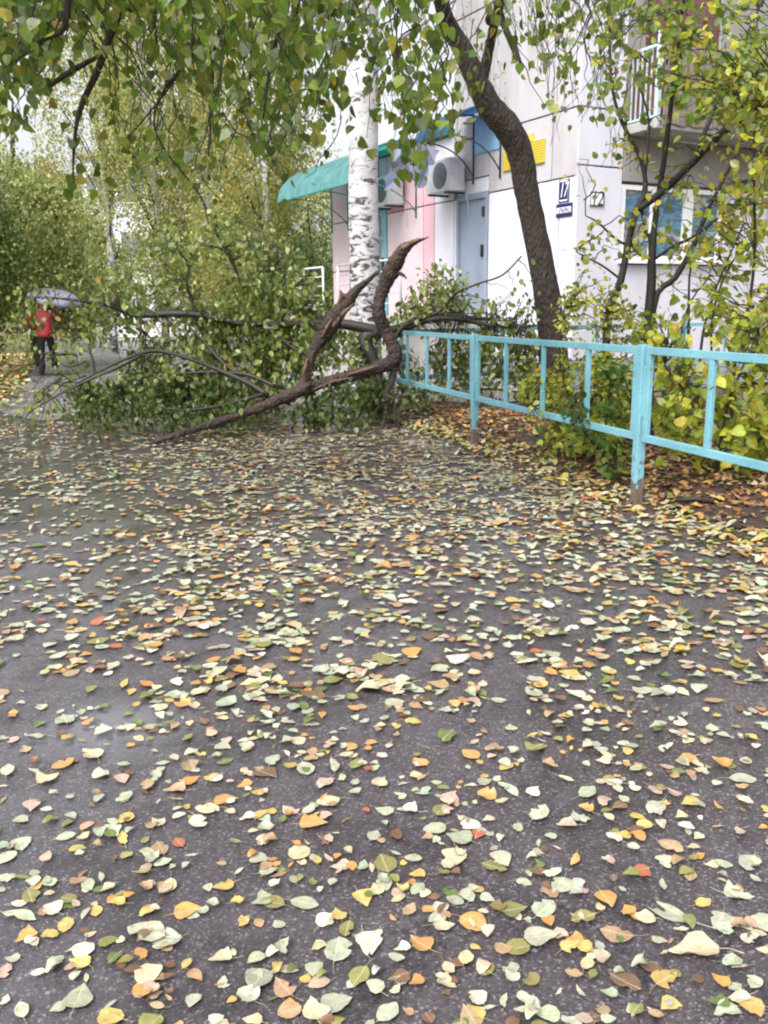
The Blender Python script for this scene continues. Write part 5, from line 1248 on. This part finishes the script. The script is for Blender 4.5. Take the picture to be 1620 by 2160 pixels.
heroes = [h.split(',') for h in HERO.split()]
protos = {}
for sh in SHP:
    for k in range(7):
        v, f = leaf_grid(sh, 100 + 7 * k + ord(sh), 9, .09 if sh == 'B' else .04, .55 if k < 5 else 1.7)
        me = bpy.data.meshes.new('fallen_leaf'); me.from_pydata([tuple(x) for x in v], [], f); me.polygons.foreach_set('use_smooth', [True] * len(f)); me.materials.append(M['leaf_obj']); protos[(sh, k)] = me
lf = []
lr = np.random.default_rng(5)
for h in heroes:
    px, py, c, sh, ln = float(h[0]), float(h[1]), h[2], h[3], float(h[4])
    p = G(px, py); dep = (p - CAM).dot(_f); lf.append([p, c, sh, ln / F * dep * 1.02])
def free(p, rad): return all((q[0] - p).length > rad for q in lf)
tries = 0
while len(lf) < 300 and tries < 20000:
    tries += 1
    px, py = lr.uniform(-20, 1640), 1480 + 690 * lr.uniform(0, 1) ** .85; p = G(px, py)
    if not free(p, .075): continue
    c = lr.choice(list('ccckttbbvvopwyg')); sh = lr.choice(list('BOHOBRL')); lf.append([p, c, sh, lr.uniform(.025, .06)])
def artic(s): return ('an ' if s[0] in 'aeiou' else 'a ') + s
def where(p):
    x, y = proj(p)
    return ('far left' if x < 270 else 'left of centre' if x < 690 else 'middle' if x < 930 else 'right of centre' if x < 1350 else 'far right'), ('bottom edge' if y > 2040 else 'lower foreground' if y > 1840 else 'foreground' if y > 1660 else 'mid foreground')
used = {}
for q, (p, c, sh, ln) in enumerate(lf):
    k = int(lr.integers(7)) ; me = protos[(sh, k)]
    o = bpy.data.objects.new('fallen_leaf', me); COL.objects.link(o)
    o.location = (p.x, p.y, .003 + .009 * lr.uniform())
    o.rotation_euler = (lr.normal(0, .045), lr.normal(0, .045), lr.uniform(0, 6.283)); o.scale = (ln, ln, ln * lr.uniform(.3, .85))
    o.location = Vector(o.location) - Vector((-math.sin(o.rotation_euler.z), math.cos(o.rotation_euler.z), 0)) * ln * .5
    cc = np.clip(np.array(CC[c][1]) * (1 + lr.normal(0, .10)) * (1 + lr.normal(0, .025, 3)), 0, .8); o.color = (*cc, 1)
    size = 'tiny ' if ln < .034 else 'small ' if ln < .045 else 'large ' if ln > .075 else ''
    me_desc = f'{size}{CC[c][0]} {SN[sh]} leaf'
    ds = sorted(range(len(lf)), key=lambda i: (lf[i][0] - p).length)[1:7]; lab = None
    x0_, y0_ = proj(p)
    for i in ds:
        x1_, y1_ = proj(lf[i][0]); dx, dy = x0_ - x1_, y0_ - y1_
        rel = ('right of' if dx > 0 else 'left of') if abs(dx) > abs(dy) else ('in front of' if dy > 0 else 'behind')
        l2 = lf[i][3]; s2 = 'small ' if l2 < .045 else 'large ' if l2 > .075 else ''
        cand = f'{me_desc} {rel} {artic(s2 + CC[lf[i][1]][0])} {SN[lf[i][2]]} one'
        if cand not in used: lab = cand; break
    if lab is None:
        a_, b_ = where(p); lab = f'{me_desc} {a_} in the {b_}'
        if lab in used: lab = f'{me_desc} {a_} in the {b_} by {artic(CC[lf[ds[0]][1]][0])} one'
    used[lab] = 1
    tag(o, lab, 'leaf', 'fallen leaves on the wet asphalt')
# the thousands farther away: one carpet
def carpet(name, pts, zs, sizes, cols, mat, tilt=.055, stations=5, normals=None):
    n = len(pts); var = []
    for sh in 'BOHRL':
        for k in range(3): var.append(leaf_grid(sh, 500 + 11 * k + ord(sh), stations, .09 if sh == 'B' else .04, .6 if k < 2 else 2.2, stalk=True))
    which = rng.choice(len(var), n, p=np.array([2, 2, 2, 2, 2, 2, 1.6, 1.6, 1.6, .6, .6, .6, 1, 1, 1]) / 21.6)
    V_, FS4, C_ = [], [], []; off = 0
    for w_i, (v, f) in enumerate(var):
        sel = np.where(which == w_i)[0]; k = len(sel)
        if not k: continue
        a = rng.uniform(0, 2 * math.pi, k); ca, sa = np.cos(a), np.sin(a); s = sizes[sel]
        t1, t2 = rng.normal(0, tilt, k), rng.normal(0, tilt, k)
        vx = v[None, :, 0] * s[:, None]; vy = (v[None, :, 1] - .5) * s[:, None]; vz = v[None, :, 2] * s[:, None] * rng.uniform(.25, .9, (k, 1)) + vx * t1[:, None] + vy * t2[:, None]
        vz = vz - np.minimum(vz.min(1, keepdims=True), 0) * .8
        X = pts[sel, 0, None] + vx * ca[:, None] - vy * sa[:, None]; Y = pts[sel, 1, None] + vx * sa[:, None] + vy * ca[:, None]; Z = zs[sel, None] + vz
        V_.append(np.stack([X, Y, Z], -1).reshape(-1, 3)); C_.append(np.repeat(cols[sel], len(v), 0))
        FS4.append((np.array(f)[None] + (off + np.arange(k) * len(v))[:, None, None]).reshape(-1, 4)); off += k * len(v)
    return raw_mesh(name, np.concatenate(V_), FS4, np.concatenate(C_), mat, None, True)
PAL_GR = [(8.5, CC['c'][1]), (2.2, CC['w'][1]), (2.6, CC['k'][1]), (1.7, CC['o'][1]), (1.5, CC['y'][1]), (2.0, CC['t'][1]), (1.6, CC['v'][1]), (1.4, CC['b'][1]), (.12, CC['r'][1]), (.5, CC['g'][1]), (1.3, CC['p'][1])]
near_edge = 1478.
pp = []
for _ in range(74000):
    if len(pp) >= 26000: break
    Y = rng.uniform(-1.5, 19); X = rng.uniform(-.62 * max(Y, 0) - 1.2, .62 * max(Y, 0) + 1.2)
    t, q = fence_tq(X, Y)
    if q > -.08 or X < -6: continue
    dens = .46 + .22 * sstep(3.2, 5.5, Y) + .25 * sstep(5.5, 7.5, Y) - .40 * sstep(10.5, 12, Y)
    px, py = proj((X, Y, 0)) if Y > .3 else (0, 3000)
    if 2.0 < Y: dens *= .42 + .58 * sstep(-.40, -.12, X / Y)
    dens *= 1 + .5 * sstep(-1.2, -.1, q) * (Y > 4)
    dens *= .8 + .4 * (.5 + .5 * math.sin(1.9 * X + .7) * math.sin(1.3 * Y + .4 * X))
    if Y < 2.95: dens *= .72
    if rng.uniform() < dens * .66:
        pp.append((X, Y))
        if rng.uniform() < .30:                                     # leaves drift together
            for _k in range(int(rng.integers(1, 5))):
                X2, Y2 = X + rng.normal(0, .05), Y + rng.normal(0, .05)
                if fence_tq(X2, Y2)[1] < -.08: pp.append((X2, Y2))
pp = np.array(pp); n = len(pp)
pq = []
while len(pq) < 2600:
    Y = rng.uniform(11.5, 34); X = rng.uniform(-12, 0)
    if in_poly(X, Y, [(p.x, p.y) for p in path]): pq.append((X, Y))
pp = np.concatenate([pp, np.array(pq)]); n = len(pp)
zl = rng.uniform(.003, .012, n); zl[-len(pq):] += .010
tag(carpet('fallen_leaves', pp, zl, np.where(pp[:, 1] < 2.9, rng.uniform(.022, .05, n), np.clip(rng.lognormal(-2.93, .27, n), .026, .105)), pick(PAL_GR, n, .10), M['leaf_gr']), kind='stuff')
# brown litter on the soil
pp = []
for _ in range(36000):
    if len(pp) >= 11000: break
    t, q = rng.uniform(-4.5, 6), rng.uniform(-.16, 3.4)
    if q > 1.2 and rng.uniform() > .4: continue
    hollow = math.exp(-((t - 2.35) ** 2 / .45 + (q - .7) ** 2 / .22)) + .9 * math.exp(-((t + .55) ** 2 / .35 + (q - .42) ** 2 / .05))
    if rng.uniform() < hollow * .93: continue
    p = POST1 + FD * t + FE * q; pp.append((p.x, p.y, q))
pp = np.array(pp); n = len(pp)
zz = np.array([soil_z(a, b) for a, b, _ in pp]) + rng.uniform(.008, .022, n)
PAL_L = [(4, (.26, .12, .05)), (3, (.36, .20, .09)), (2, CC['t'][1]), (2.4, CC['y'][1]), (1.6, CC['o'][1]), (1.5, CC['k'][1]), (2.5, (.20, .085, .045)), (1.2, CC['v'][1])]
PAL_E = [(3, CC['c'][1]), (2, CC['k'][1]), (3, (.44, .34, .12)), (2, CC['o'][1]), (2, (.30, .30, .06)), (1, CC['t'][1])]
edge = (pp[:, 2] + rng.normal(0, .08, n) < .26)[:, None]
cols = np.where(edge, pick(PAL_E, n, .12), pick(PAL_L, n, .15))
tag(carpet('leaf_litter', pp, zz, rng.uniform(.035, .075, n), cols, M['leaf_gr'], .22), kind='stuff')
# verge on the left: straw coloured leaf fall and low growth
m = MB(); vg = [(-6.0, 12.5), (-5.6, 14.5), (-4.6, 18), (-4.4, 24), (-5.2, 30), (-12, 34), (-16, 24), (-14, 12)]
vg = [V(-14, 12, .01), V(-6.6, 12.5, .01), G(0, 868, .01), G(40, 812, .01), G(70, 775, .01), G(62, 735, .01), V(-9, 36, .01), V(-20, 34, .01)]
m.add([tuple(p) for p in vg], [list(range(len(vg)))]); tag(m.build('verge', M['earth']), kind='structure')
poly = [(p.x, p.y) for p in vg]; pp = []
for _ in range(40000):
    if len(pp) >= 5200: break
    X, Y = rng.uniform(-12, -3.5), rng.uniform(12, 34)
    if in_poly(X, Y, poly): pp.append((X + abs(rng.normal(0, .22)) * (rng.uniform() < .5), Y + rng.normal(0, .2)))
pp = np.array(pp); n = len(pp); ng = (pp[:, 1] < 19)[:, None] & (rng.uniform(0, 1, (n, 1)) < .6)
cols = np.where(ng, pick([(3, (.16, .19, .06)), (2, (.24, .24, .08)), (1, CC['k'][1])], n), pick([(4, (.46, .34, .15)), (3, (.52, .42, .22)), (2, (.38, .24, .07)), (1, (.3, .3, .12))], n))
tag(carpet('verge_leaf_litter', pp, np.full(n, .014) + rng.uniform(0, .05, n), rng.uniform(.08, .16, n), cols, M['leaf_gr'], .3), kind='stuff')
print('faces', sum(len(o.data.polygons) for o in bpy.data.objects if o.type == 'MESH'), 'objects', len(bpy.data.objects))
